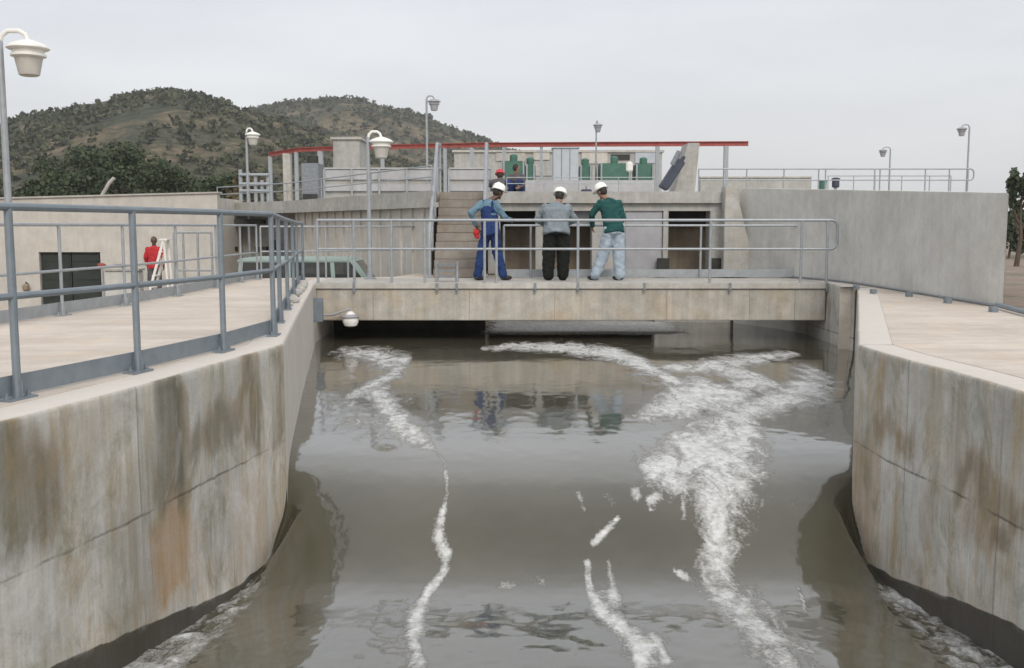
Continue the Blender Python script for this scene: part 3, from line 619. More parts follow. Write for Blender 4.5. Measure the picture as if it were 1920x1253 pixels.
# ------------------------------------------------------------------ handrails
def railing(label, pts, h=1.09, mid=0.59, r=0.024, mat=None, toe=None, name="handrail", group=None, plates=True, posts=None, endloop=False, cat="railing", base=0.0, hs=None):
    mat = mat or M['rail']; pts = [Vector(p) if len(p) == 3 else Vector((*p, base)) for p in pts]; hs = hs or [h] * len(pts)
    t = empty(name, pts[0], label, cat, group)
    top = [p + Vector((0, 0, hh)) for p, hh in zip(pts, hs)]; md = [p + Vector((0, 0, mid * hh / h)) for p, hh in zip(pts, hs)]
    if endloop:
        d = (pts[-1] - pts[-2]).normalized(); e = top[-1]; f_ = md[-1]
        lp = [e + d * 0.08, e + d * 0.14 + Vector((0, 0, -.03)), e + d * 0.17 + Vector((0, 0, -.10)), f_ + d * 0.17 + Vector((0, 0, .10)), f_ + d * 0.14 + Vector((0, 0, .03)), f_ + d * .08]
        MB().tube(top + lp + [md[-1]], r, 10).build("top_rail", mat, t, smooth=True)
    else: MB().tube(top, r, 10).build("top_rail", mat, t, smooth=True)
    MB().tube(md, r * 0.85, 10).build("mid_rail", mat, t, smooth=True)
    for i, p in enumerate(pts):
        if posts is not None and i not in posts: continue
        po = MB().tube([p, top[i]], r * 0.95, 10); po = po.build("post", mat, t, smooth=True)
        if plates:
            d = (pts[min(i + 1, len(pts) - 1)] - pts[max(i - 1, 0)]).normalized(); a = math.atan2(d.y, d.x)
            q = MB().obox(p + Vector((0, 0, .008)), .22, .09, .014, a)
            for s_ in (-1, 1): q.lathe(p + d * .085 * s_ + Vector((0, 0, .014)), [(.014, 0), (.014, .018), (.007, .02), (.007, .035)], 8)
            q.obox(p + Vector((0, 0, .06)), .012, .07, .11, a); q.build("base_plate", mat, po)
    if toe:
        for a, b_ in zip(pts[:-1], pts[1:]):
            d = b_ - a; L_ = d.length; a2 = math.atan2(d.y, d.x); n = Vector((-d.y, d.x, 0)).normalized() * 0.034
            if L_ > .05: MB().obox((a + b_) / 2 + n + Vector((0, 0, .02 + toe / 2)), L_, .008, toe, a2).build("toe_board", mat, t)
    return t
P1 = [(-3.42, 3.6), (-3.08, 4.6), (-2.81, 5.6), (-2.52, 6.66), (-2.27, 7.8), (-2.15, 8.95), (-2.38, 10.2), (-2.66, 11.8), (-2.98, 13.6), (-3.42, 15.9), (-3.62, 17.3)]
railing("near blue-grey tubular handrail along the left channel wall", P1, toe=0.12, hs=[1.09] * 6 + [1.08, 1.06, 1.05, 1.04, 1.04], name="handrail")
P2 = [(-5.3, 7.2), (-5.12, 9.0), (-4.95, 10.95), (-4.78, 12.3), (-4.7, 14.0), (-4.7, 15.9), (-4.75, 17.5), (-4.72, 18.5)]
railing("thin grey handrail along the far side of the pale left deck", P2, h=1.0, mid=0.5, r=0.019, mat=M['rail_far'], toe=0.13)
# ------------------------------------------------------------------ the bridge
YB = 17.5
bx = lambda x: xat(x, YB)
br = empty("footbridge", (1, YB, -0.66), "concrete footbridge with a stained tan edge beam spanning the channel", "footbridge")
MB().box(-3.43, 5.5, YB - 0.05, YB + 0.25, -0.66, -0.11).build("edge_beam", M['beam'], br, bevel=0.012)
MB().box(-3.43, 5.5, YB + 1.3, YB + 1.6, -0.66, -0.11).build("back_beam", M['beam'], br, bevel=0.012)
MB().box(-3.6, 5.53, YB - 0.09, YB + 1.64, -0.105, -0.002).build("deck_slab", M['conc_light'], br, bevel=0.01)
for x in (665, 820, 857, 1003, 1083, 1207, 1367, 1548):
    q = MB().box(bx(x) - .022, bx(x) + .022, YB - .105, YB - .092, -.16, 0.0); q.lathe((bx(x), YB - .11, -.12), [(.014, -.012), (.014, .012)], 8); q.build("rail_bracket", M['grating'], br)
for x in (700, 880, 1040, 1250, 1405, 1490):
    MB().box(bx(x) - .004, bx(x) + .004, YB - .053, YB - .045, -.655, -.115).build("shutter_joint", M['conc_brown'], br)
bp = [(bx(x), YB - 0.02) for x in (597, 665, 735, 797, 909, 931, 1083, 1330, 1500, 1548)]
railing("grey tubular handrail on the near edge of the footbridge", bp, mat=M['rail_far'], plates=False, endloop=True, r=0.026)
bq = [(xat(x, 19.0), 19.02) for x in (945, 995, 1170, 1313, 1495, 1532)]
railing("grey handrail behind the standing men on the far edge of the footbridge", bq, mat=M['rail_far'], plates=False, toe=0.15, h=1.0, mid=.55, r=0.022)
# landing beyond the bridge at the stair foot
MB().prism([(-3.58, 19.15), (-2.75, 19.45), (-2.3, 19.75), (-1.75, 22.2), (-0.5, 22.2), (-0.5, 19.16)], -0.38, -0.004).build("landing", M['deck'])
tag(bpy.data.objects["landing"], kind="structure")
LR = [(-4.66, 18.56), (-4.2, 18.62), (-3.9, 18.68), (-3.52, 18.9), (-3.15, 19.2), (-2.75, 19.42), (-2.38, 19.7), (-2.2, 20.5), (-2.03, 21.2)]
railing("thin close-posted handrail round the landing left of the stair", LR, h=0.98, mid=0.52, r=0.018, mat=M['rail_far'], plates=False)
# stair
stx0, stx1 = -1.52, -0.58
st = empty("stair", (-1.05, 19.4, 0), "weathered brown concrete stair up from the footbridge to the upper deck", "stair")
ns = 10; y0, y1 = 19.25, 21.3
for k in range(ns):
    MB().box(stx0, stx1, y0 + (y1 - y0) * k / ns, y1 + 0.2, 1.7 * k / ns if k else 0.0, 1.7 * (k + 1) / ns - (0.002 if k == ns - 1 else 0)).build("step", M['step'], st, bevel=0.012)
for sx, lb in ((stx0 - .06, "left blue-grey handrail climbing the brown stair"), (stx1 + .04, "right blue-grey handrail climbing the brown stair, behind the worker in blue")):
    hr = empty("stair_handrail", (sx, 19.2, 0), lb, "railing", "handrails of the stair")
    MB().tube([(sx, 19.15, .0), (sx, 19.15, .75), (sx, 19.22, .92), (sx, 20.3, 1.75), (sx, 21.1, 2.5), (sx, 21.35, 2.72), (sx, 22.2, 2.76)], .035, 10).build("top_rail", M['rail_far'], hr, smooth=True)
    MB().tube([(sx, 19.15, .45), (sx, 20.3, 1.25), (sx, 21.3, 2.2), (sx, 22.2, 2.25)], .022, 8).build("mid_rail", M['rail_far'], hr, smooth=True)
    for yy, z0, z1 in ((19.9, .5, 1.42), (20.7, 1.15, 2.1), (21.4, 1.7, 2.72), (22.2, 1.7, 2.76)): MB().tube([(sx, yy, z0), (sx, yy, z1)], .024, 8).build("post", M['rail_far'], hr, smooth=True)

# ------------------------------------------------------------------ the screen house (raised deck structure)
up = empty("screen_house", (1, 22, -1.4), "raised grey concrete intake structure with dark bays behind the standing men", "building")
slab = [(-1.58, 20.0), (-6.4, 28.3), (-9.4, 31.2), (-17, 56), (-17, 64), (17, 64), (17, 36), (11.5, 24.5), (5.3, 22.4), (4.75, 20.62), (-0.55, 20.62), (-0.55, 21.32), (-1.58, 21.32)]
MB().prism(slab, 1.46, 1.695).build("upper_slab", M['conc'], up)
rim = [(-1.585, 19.96), (-6.43, 28.24), (-9.44, 31.12)]
MB().prism(rim + [(x + .12, y + .1) for x, y in rim[::-1]], 1.36, 1.462).build("slab_rim", M['conc'], up)
body = [(-1.65, 20.35), (-6.1, 28.25), (-6.1, 33), (-1.65, 33)]
MB().prism(body, -1.4, 1.458).build("side_wall", M['plaster'], up)
dvec = Vector((-6.1 + 1.65, 28.25 - 20.35, 0)); Ld = dvec.length; dn = dvec.normalized(); nn = Vector((-dn.y, dn.x, 0))
for k in range(15):
    p = Vector((-1.65, 20.35, 0)) + dn * (Ld * (k + .5) / 15) + nn * 0.02
    MB().obox((p.x, p.y, 0.0), .10, .05, 2.72, math.atan2(dn.y, dn.x)).build("wall_rib", M['plaster'], up)
MB().prism([(-9.2, 31.2), (-6.12, 30.0), (-6.12, 33), (-9.2, 33)], -1.4, 1.455).build("recess_wall", M['conc'], up)
def slot(x0, x1, yt, yb, Y, mat=M['dark']):
    MB().box(xat(x0, Y), xat(x1, Y), Y - .02, Y + .3, zat(yb, Y), zat(yt, Y)).build("slot_window", mat, up)
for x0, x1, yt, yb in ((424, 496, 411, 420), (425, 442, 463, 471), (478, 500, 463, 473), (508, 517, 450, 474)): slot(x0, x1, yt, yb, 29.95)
# front bays
YF = 20.7; X_ = lambda x: xat(x, YF, .7)
MB().box(-0.5, 4.5, YF + .02, YF + .35, 1.30, 1.458).build("lintel", M['conc'], up)
for a, b_ in ((-0.5, X_(938)), (X_(1004), X_(1018)), (X_(1110), X_(1172)), (X_(1243), X_(1253)), (X_(1331), 4.42)):
    MB().box(a, b_, YF, YF + .5, 0.001, 1.298).build("pier", M['conc'], up, bevel=.01)
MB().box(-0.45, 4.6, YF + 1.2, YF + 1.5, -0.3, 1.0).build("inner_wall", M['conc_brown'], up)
MB().box(-0.45, 4.6, YF + .9, YF + 1.19, 0.98, 1.45).build("hood", M['dark'], up)  # not a hood: near-black box painted as shadow in the bay tops
MB().box(-0.5, 4.4, YF + .04, YF + .3, -0.25, 0.0).build("sill", M['conc'], up)
gp = MB().box(X_(1172) + .01, X_(1243) - .01, YF + .06, YF + .14, 0.002, 1.295).build("sluice_gate", M['gate'], up, bevel=.008)
MB().box(X_(1018), X_(1108), YF + .3, YF + .36, 1.02, 1.29).build("upper_panel", M['gate'], up)
for x in (1243, 1340): MB().box(X_(x) - .12, X_(x) + .12, YF - .12, YF - .01, .05, .33).build("stop_block", M['dark'], up)
# back wall closing the channel under the structure, and side wall
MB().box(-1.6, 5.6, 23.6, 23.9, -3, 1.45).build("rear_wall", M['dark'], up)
MB().box(3.0, 4.6, 20.9, 21.3, -3, -0.26).build("water_pier", M['conc'], up)
MB().box(-3.46, -0.52, 19.25, 19.5, -3, -0.385).build("landing_support", M['dark'], up)  # coloured near-black to paint in the shade below the landing
MB().box(-0.75, -0.53, 19.5, 23.6, -3, -0.39).build("channel_side_wall", M['conc_brown'], up)  # darker concrete chosen to paint in shade beside the landing
# tall right retaining wall
tw = empty("retaining_wall", (5.9, 15, 0), "tall smooth grey concrete retaining wall beside the right deck", "concrete wall")
plan = [(4.62, 20.75), (5.25, 19.4), (5.72, 18.0), (5.86, 17.0), (5.90, 15.0), (5.90, 11.95)]; plan = catmull(plan, 6)
tops = [zat(352.5 + 9.5 * min(1, max(0, (px_of(x, y, 1.5)[0] - 1370) / 510)), y) for x, y in plan]
back = [(x + .32, y + (.0 if i else .12)) for i, (x, y) in enumerate(plan)]; back[-1] = (6.33, 12.9); back[-2] = (6.33, 13.2)
MB().prism(plan + back[::-1], -1.4, 0, tops + tops[::-1]).build("wall_body", M['tall'], tw, bevel=.012)
q = MB()
bl = [(X_(1351), 0), (X_(1413), 0), (xat(1376, YF - .2, 1.7), 1.78), (X_(1351), 1.78)]
q.extrude_y(bl, 20.35, 20.76); q.build("end_buttress", M['conc_light'], tw, bevel=.012)
MB().tube([(X_(1411), 20.33, .0), (X_(1425), 20.1, .03), (X_(1455), 19.75, .02)], .07, 8).build("foot_kerb", M['conc_light'], tw, smooth=True)
q = MB()
for a, b_ in zip(plan[6:-1], plan[7:]): q.tube([(a[0] - .03, a[1], .025), (b_[0] - .03, b_[1], .025)], .014, 8, cap=True)
q.build("base_pipe", M['grating'], tw)
for x, y in ((1608, 537), (1640, 545), (1707, 551), (1780, 563), (1866, 579)):
    p = on(x, y + 2, .03); MB().obox((p.x - .02, p.y, .035), .07, .10, .06).build("pipe_clamp", M['rail'], tw)
MB().tube([(5.80, 11.9, .05), (5.5, 10.3, .05), (5.35, 8.6, .05)], .03, 8).build("kerb_pipe", M['rail'])
tag(bpy.data.objects["kerb_pipe"], "thin grey pipe on the deck edge past the tall wall's near end", "pipe")

# ------------------------------------------------------------------ things on the upper deck
UD = 1.697
beam = empty("monorail_beam", (0, 48, UD), "long thin red overhead beam carried on grey posts across the upper deck", "steel beam")
bp_ = [at(505, 290, 55), at(560, 281, 53), at(700, 276, 50.5), at(900, 272, 48.5), at(1150, 270.5, 47.5), at(1402, 269.5, 47)]
q = MB()
for a, b_ in zip(bp_[:-1], bp_[1:]):
    d = b_ - a; c = (a + b_) / 2; an = math.atan2(d.y, d.x); el = math.atan2(d.z, math.hypot(d.x, d.y))
    for dz, wy, hz in ((.09, .2, .03), (0, .03, .16), (-.09, .2, .03)): q.obox(c + Vector((0, 0, dz)), d.length + .05, wy, hz, an, (0, -el))
q.build("beam", M['red'], beam)
for x, r_ in ((508, .09), (540, .2), (557, .09), (602, .13), (718, .09), (835, .08), (885, .09), (945, .08), (1015, .07), (1232, .09), (1360, .1)):
    xs_ = [px_of(p.x, p.y, p.z)[0] for p in bp_]; Yb = float(np.interp(x, xs_, [p.y for p in bp_])); zb = float(np.interp(x, xs_, [p.z for p in bp_]))
    MB().box(xat(x, Yb, 3) - r_, xat(x, Yb, 3) + r_, Yb - r_, Yb + r_, UD, zb - .11).build("column", M['rail_far'] if r_ < .15 else M['conc_light'], beam)
def block(name, label, cat, x0, x1, yt, Y, dpt, mat, yb=None, group=None, bev=.02, xt0=None, xt1=None):
    t = empty(name, (xat((x0 + x1) / 2, Y, 2), Y, UD), label, cat, group); zt = zat(yt, Y); z0 = UD if yb is None else max(UD, zat(yb, Y))
    a, b_ = xat(x0, Y, 2), xat(x1, Y, 2)
    poly = [(a, z0), (b_, z0), (xat(xt1, Y, 2) if xt1 else b_, zt), (xat(xt0, Y, 2) if xt0 else a, zt)]
    MB().extrude_y(poly, Y, Y + dpt).build("body", mat, t, bevel=bev); return t, a, b_, z0, zt
M['palewall'] = concrete("pale_channel_wall", (0.43, 0.43, 0.44), warm=0.0, streak=.25, grain=.4)
for (x0, x1, lb) in ((610, 815, "pale raised concrete flume with two ledges above the ribbed wall"), (842, 922, "short pale raised flume right of the stair's top")):
    t, a, b_, z0, zt = block("raised_flume", lb, "flume", x0, x1, 318, 34, 1.2, M['conc'], group="raised flumes on the upper deck")
    MB().box(a, b_, 33.9, 35.25, zt + .002, zt + .06).build("coping", M['palewall'], t)
    MB().box(a, b_, 33.93, 34.0, zt - .34, zt - .02).build("upper_panel", M['palewall'], t); MB().box(a, b_, 33.9, 34.0, zt - .72, zt - .5).build("lower_panel", M['palewall'], t)
    n = int((b_ - a) / .9)
    for k in range(n + 1): MB().box(a + (b_ - a) * k / n - .03, a + (b_ - a) * k / n + .03, 33.84, 33.89, UD, zt).build("stiffener", M['rail_far'], t)
t, a, b_, z0, zt = block("parapet_wall", "long low white parapet behind the hard hats", "low wall", 985, 1228, 338, 26, .2, M['palewall'])
t, a, b_, z0, zt = block("concrete_tower", "square grey concrete tower poking above the red beam", "tower", 626, 676, 262, 40, 2, M['conc'], group=None)
MB().box(a - .08, b_ + .08, 39.92, 42.08, zt + .002, zt + .1).build("cap", M['conc_light'], t)
t, a, b_, z0, zt = block("screen_machine", "dark grey machine between pale posts at the left end of the beam", "machine", 566, 598, 306, 38, 1.2, M['grating'])
MB().lathe(((a + b_) / 2, 38.6, zt), [(.2, 0), (.22, .05), (.22, .3), (.1, .36)], 12).build("motor", M['dark'], t)
MB().box(a + .05, b_ - .05, 37.9, 38.0, z0, z0 + .5).build("hopper", M['dark'], t)
# shed wall at the back
t, a, b_, z0, zt = block("back_building", "low grey block building closing the view under the red beam", "building", 852, 1240, 286, 54, 4, M['conc'])
MB().box(a - .1, b_ + .1, 53.9, 58.1, zt + .002, zt + .12).build("roof", M['conc_light'], t)
for x0, x1, yt, yb, mm in ((930, 985, 287, 302, M['conc_light']), (1000, 1030, 286, 300, M['plaster']), (985, 1035, 303, 330, M['conc']), (1090, 1138, 283, 307, M['plaster']), (1190, 1232, 286, 306, M['bluegrey']), (1145, 1180, 290, 300, M['dark'])):
    MB().box(xat(x0, 54, 3), xat(x1, 54, 3), 53.93, 53.99, zat(yb, 54), zat(yt, 54)).build("wall_panel", mm, t)
t, a, b_, z0, zt = block("control_cabinet", "large pale blue-grey cabinet under the beam above the man in grey", "cabinet", 1037, 1084, 278, 42, 1, M['bluegrey'])
for k in (.33, .66): MB().box(a + (b_ - a) * k - .008, a + (b_ - a) * k + .008, 41.985, 42, z0, zt - .03).build("door_seam", M['navy'], t)
MB().box(a - .05, b_ + .05, 41.95, 43.05, zt + .002, zt + .05).build("roof", M['bluegrey'], t)
for x0, x1, yt, lb in ((942, 984, 302, "green machine above the red helmet"), (985, 1004, 308, "small green machine right of the pale post"), (1086, 1110, 310, "narrow green machine beside the blue-grey cabinet"), (1124, 1182, 306, "widest green machine behind the man in green"), (1190, 1226, 308, "rightmost green machine beside the dark chute")):
    t, a, b_, z0, zt = block("green_machine", lb, "machine", x0, x1, yt, 44, 1.1, M['green'], group="green machines under the beam", bev=.05)
    cxm = (a + b_) / 2; MB().lathe((cxm, 44.5, zt - .05), [(.16, 0), (.17, .1), (.17, .32), (.08, .38)], 12).build("motor", M['green'], t, smooth=True)
    MB().box(a + .06, b_ - .06, 43.94, 43.99, z0 + .1, (z0 + zt) / 2).build("access_panel", M['navy'], t)
    for sx in (a + .03, b_ - .1): MB().box(sx, sx + .07, 43.9, 43.97, UD, zt).build("leg", M['rail_far'], t)
t, a, b_, z0, zt = block("bottle_tank", "small white tank between two green machines", "tank", 1174, 1186, 303, 43, .3, M['white'], yb=322, bev=.05)
# pillar and chute
t, a, b_, z0, zt = block("concrete_buttress", "grey sloping concrete buttress at the right end of the upper deck", "buttress", 1254, 1300, 268, 40, 1.4, M['conc'], xt0=1288, xt1=1310)
ch = empty("conveyor_chute", (6.3, 39.4, UD), "dark blue inclined chute leaning on the grey buttress", "conveyor")
a, b_ = at(1243, 354, 39.4), at(1276, 302, 39.4); d = b_ - a
q = MB().obox((a + b_) / 2, d.length, .7, .34, 0, (0, -math.atan2(d.z, d.x))); q.build("trough", M['navy'], ch, bevel=.03)
q = MB().obox((a + b_) / 2 + Vector((.16, 0, .22)), d.length * .9, .5, .12, 0, (0, -math.atan2(d.z, d.x))); q.build("cover", M['navy'], ch, bevel=.03)
MB().tube([a + Vector((.3, -.3, .9)), b_ + Vector((-.1, -.3, .35))], .10, 8).build("roller", M['grating'], ch)
# thin guard rails on the upper deck
ur = [at(x, 372, 0.1) for x in ()]
sl = [(-1.7, 20.25), (-3.3, 22.95), (-5.0, 25.9), (-6.45, 28.4), (-9.3, 31.4)]
railing("thin steel handrail along the left rim of the raised deck", [(x + .08, y + .1, UD) for x, y in sl[::-1]] , h=.5, mid=.28, r=.016, mat=M['rail_far'], plates=False)
railing("thin steel handrail on the raised deck behind the tall retaining wall", [(xat(x, 30, 2.5), 30, UD) for x in (1310, 1400, 1470, 1535, 1548, 1640, 1650, 1668, 1735, 1780, 1815)], h=zat(317, 30) - UD, mid=zat(338, 30) - UD, r=.022, mat=M['rail_far'], plates=False, endloop=True)
railing("faint second handrail further back on the right raised deck", [(xat(x, 44, 2.5), 44, UD) for x in (1552, 1600, 1640, 1690, 1742, 1782)], h=zat(330, 44) - UD, mid=.7, r=.022, mat=M['rail_far'], plates=False)
railing("thin handrail in front of the white parapet", [(xat(x, 24, 2.2), 24, UD) for x in (950, 1020, 1085, 1160, 1228)], h=zat(333, 24) - UD, mid=.3, r=.012, mat=M['rail_far'], plates=False)
t, a, b_, z0, zt = block("distant_wall", "low grey wall seen through the right raised railing", "low wall", 1312, 1520, 334, 56, .4, M['conc'])
MB().box(a, b_, 55.95, 56.45, zt + .002, zt + .08).build("coping", M['conc_light'], t)
for x, w_, yt, lb in ((1542, 12, 337, "left of two small dark green motors over the tall wall"), (1566, 14, 333, "right of two small dark motors over the tall wall")):
    t = empty("valve_motor", (xat(x, 36, 2), 36, UD), lb, "motor", "motors above the tall wall"); z1 = zat(yt, 36)
    MB().lathe((xat(x, 36, 2), 36, z1 - .36), [(.10, 0), (.13, .04), (.13, .26), (.15, .28), (.15, .33), (.05, .36)], 14).build("motor", M['navy'] if w_ > 12 else M['green'], t)
    MB().tube([(xat(x, 36, 2), 36, UD), (xat(x, 36, 2), 36, z1 - .36)], .05, 8).build("pedestal", M['rail_far'], t)

t = empty("pipe_rack", (xat(485, 36, 2), 36, UD), "blue-grey rack of upright pipes at the far left end of the raised deck", "pipe rack")
for x, yt in ((452, 318), (466, 322), (480, 330), (492, 338), (503, 326)): MB().tube([(xat(x, 36, 2), 36, UD), (xat(x, 36, 2), 36, zat(yt, 36))], .07, 8).build("upright_pipe", M['rail_far'], t, smooth=True)
for yt in (328, 345, 358): MB().tube([(xat(450, 35.9, 2), 35.9, zat(yt, 36)), (xat(505, 35.9, 2), 35.9, zat(yt, 36))], .05, 8).build("cross_pipe", M['rail_far'], t, smooth=True)
t = empty("floor_barrier", (xat(838, 17.9), 17.9, 0), "low ladder-like steel barrier standing at the bottom of the brown stair", "barrier")
for x in (819, 857): MB().tube([(xat(x, 17.85), 17.85, 0), (xat(x, 17.85), 17.85, .36)], .03, 8).build("post", M['rail_far'], t, smooth=True)
for z in (.07, .18, .29): MB().box(xat(821, 17.85), xat(855, 17.85), 17.80, 17.90, z, z + .035).build("bar", M['grating'], t)
t = empty("valve_box", (xat(1100, 23.9, 2), 23.9, UD), "small dark box on the slab edge between the grey and green clad men", "box"); MB().box(xat(1090, 23.9, 2), xat(1110, 23.9, 2), 23.9, 24.1, UD, zat(355, 23.9)).build("body", M['navy'], t, bevel=.02)
MB().tube([(xat(1100, 23.85, 2), 23.98, zat(355, 23.9)), (xat(1100, 23.85, 2), 23.98, zat(349, 23.9))], .02, 8).build("stem", M['grating'], t)

# ------------------------------------------------------------------ lamps
def make_lamp(loc, H, arm, label, scale=1.0, dark=False):
    t = empty("lamp_post", loc, label, "lamp post", "lamp posts with bucket-shaped heads"); L = Vector(loc)
    pm = M['rail_far']; s_ = scale; sg = 1 if arm > 0 else -1
    po = MB().tube([L, L + Vector((0, 0, H * .5)), L + Vector((0, 0, H))], .045 * s_, 10, .034 * s_).build("pole", pm, t, smooth=True)
    MB().lathe(L, [(.12, 0), (.12, .02), (.06, .03), (.055, .12)], 12).build("base_flange", pm, po)
    hx = L + Vector((arm, 0, H - .00 * s_))
    MB().tube([L + Vector((0, 0, H - .05)), L + Vector((arm * .08, 0, H + .05 * s_)), L + Vector((arm * .3, 0, H + .10 * s_)), L + Vector((arm * .7, 0, H + .10 * s_)), hx + Vector((-.02 * sg, 0, .06 * s_)), hx], .026 * s_, 10).build("arm", M['white'] if not dark else pm, t, smooth=True)
    hm = M['white'] if not dark else M['gate']; bm_ = M['lampbowl'] if not dark else M['gate']
    c = hx - Vector((0, 0, .105 * s_))
    hd = MB().lathe(c, [(.205 * s_, 0), (.225 * s_, .012 * s_), (.22 * s_, .03 * s_), (.17 * s_, .065 * s_), (.09 * s_, .095 * s_), (.035 * s_, .11 * s_)], 24).build("hood", hm, t, smooth=True)
    MB().lathe(c - Vector((0, 0, .085 * s_)), [(.15 * s_, 0), (.185 * s_, .012 * s_), (.185 * s_, .035 * s_), (.165 * s_, .045 * s_), (.165 * s_, .085 * s_)], 24).build("collar", hm, t, smooth=True)
    MB().lathe(c - Vector((0, 0, .285 * s_)), [(.085 * s_, 0), (.108 * s_, .012 * s_), (.148 * s_, .20 * s_)], 24).build("bowl", bm_, t, smooth=True)
    return t
def lamp_px(xp, xh, ytop, Y, zb, label, scale=1.0, dark=False):
    X = xat(xp, Y, 2.5); H = zat(ytop, Y) - .1 * scale - zb
    return make_lamp((X, Y, zb), H, xat(xh, Y, 3) - X, label, scale, dark)
lamp_px(4, 52, 58, 11.3, -1.4, "nearest lamp post, its bucket head high in the top left corner")
lamp_px(464, 475, 241, 30, -1.4, "small white-headed lamp post against the left hill")
lamp_px(690, 714, 247, 18.75, -0.002, "white domed lamp post standing left of the stair")
lamp_px(801, 815, 180, 34, UD, "tall thin lamp post rising against the sky right of the hills", dark=True)
lamp_px(1117, 1120, 227, 45, UD, "lamp post seen head-on above the middle of the red beam", dark=True)
lamp_px(1812, 1799, 234, 44, UD, "rightmost tall lamp post above the end of the raised railing", dark=True)
lamp_px(1666, 1653, 276, 52, UD, "second lamp post from the right, smaller and farther", dark=True)
# lamp under the bridge's left end
t = empty("bracket_lamp", at(655, 600, 17.3), "small white bowl lamp on a bent bracket at the left end of the bridge beam", "lamp"); c = at(657, 585, 17.3)
MB().tube([at(592, 592, 17.3), at(625, 590, 17.3), at(645, 583, 17.3), c + Vector((0, 0, .06)), c], .022, 8).build("bracket", M['gate'], t, smooth=True)
MB().lathe(c - Vector((0, 0, .26)), [(.05, 0), (.11, .02), (.14, .09), (.13, .17), (.07, .24), (.03, .27)], 16).build("bowl", M['white'], t, smooth=True)
MB().lathe(c - Vector((0, 0, .10)), [(.15, 0), (.155, .02), (.10, .06)], 16).build("hood", M['gate'], t, smooth=True)
t = MB().box(-3.50, -3.15, 16.5, 16.62, -.60, -.2).build("cable_box", M['rail'], bevel=.01); tag(t, "blue-grey box fixed to the left wall just under the bridge end", "box")
# broken stones at the rail foot beside the bridge end
for k in range(9):
    t = k / 8; y = 12.3 + 4.4 * t; x = float(wallx(LWc, y)) - .16 + random.uniform(-.03, .03); s_ = random.uniform(.05, .09)
    mb = MB().ball((x, y, s_ * .5), (s_, s_ * 1.2, s_ * .6), 8, 6); mb.v = [tuple(Vector(p) + Vector((mnoise.noise(Vector(p) * 9), mnoise.noise(Vector(p) * 9 + Vector((5, 0, 0))), 0)) * .03) for p in mb.v]
    tag(mb.build("stone", M['conc_light']), "small pale broken stone lying along the rail foot near the bridge", "stone", "broken stones at the rail foot")

# ------------------------------------------------------------------ left yard
YL = 28.3
bd = empty("flat_roofed_building", (xat(200, YL), YL, -1.4), "long low cream building with a flat roof and a dark double door", "building")
xl, xr = xat(-420, YL), xat(411, YL)
dx0, dx1, dz = xat(75, YL, -.5), xat(190, YL, -.5), zat(473, YL)
zl, zr = zat(385, YL), zat(363, YL)
zz = lambda x: zl + (zr - zl) * (x - xl) / (xr - xl)
q = MB()
q.prism([(xl, YL), (dx0, YL), (dx0, YL + .3), (xl, YL + .3)], -1.4, 0, [zl, zz(dx0), zz(dx0), zl])
q.prism([(dx1, YL), (xr, YL), (xr, YL + .3), (dx1, YL + .3)], -1.4, 0, [zz(dx1), zr, zr, zz(dx1)])
q.prism([(dx0, YL), (dx1, YL), (dx1, YL + .3), (dx0, YL + .3)], dz, 0, [zz(dx0), zz(dx1), zz(dx1), zz(dx0)])
q.prism([(xl, YL + .3), (xr, YL + .3), (xr, YL + 2.6), (xl, YL + 2.6)], -1.4, 0, [zl - .12, zr - .12, zr - .12, zl - .12])
q.build("wall", M['plaster'], bd)
q = MB().prism([(xl - .05, YL - .05), (xr + .05, YL - .05), (xr + .05, YL + .34), (xl - .05, YL + .34)], 0, 0, [zl + .05, zr + .05, zr + .05, zl + .05])
q.v = [(x, y, (zz(x) + .003 if abs(z) < 1e-9 else z)) for x, y, z in q.v]; q.build("coping", M['conc_light'], bd)
for k in range(2):
    a = dx0 + .02 + k * (dx1 - dx0) / 2; e = a + (dx1 - dx0) / 2 - .03
    d_ = MB().box(a, e, YL + .1, YL + .16, -1.38, dz - .02).build("door", M['darkgreen_door'], bd)
    for j in range(6): MB().box(a + .05, e - .05, YL + .085, YL + .1, -1.3 + j * .26, -1.3 + j * .26 + .18).build("louvre", M['darkgreen_door'], d_)
t = empty("low_wall", (xat(220, 26, -1), 26, -1.4), "low bluish grey concrete block wall right of the dark doors", "low wall"); MB().box(xat(198, 26, -1), xat(262, 26, -1), 26, 26.35, -1.4, zat(508, 26)).build("body", M['tall'], t, bevel=.02)
MB().box(xat(196, 26, -1), xat(264, 26, -1), 25.96, 26.4, zat(508, 26) + .001, zat(508, 26) + .05).build("coping", M['conc_light'], t)
t = empty("plinth", (xat(300, 25.6), 25.6, -1.4), "low concrete plinth under the person in red", "plinth"); MB().box(xat(262, 25, -1), xat(420, 25, -1), 25.0, 27.0, -1.4, -0.84).build("body", M['tall'], t, bevel=.02)
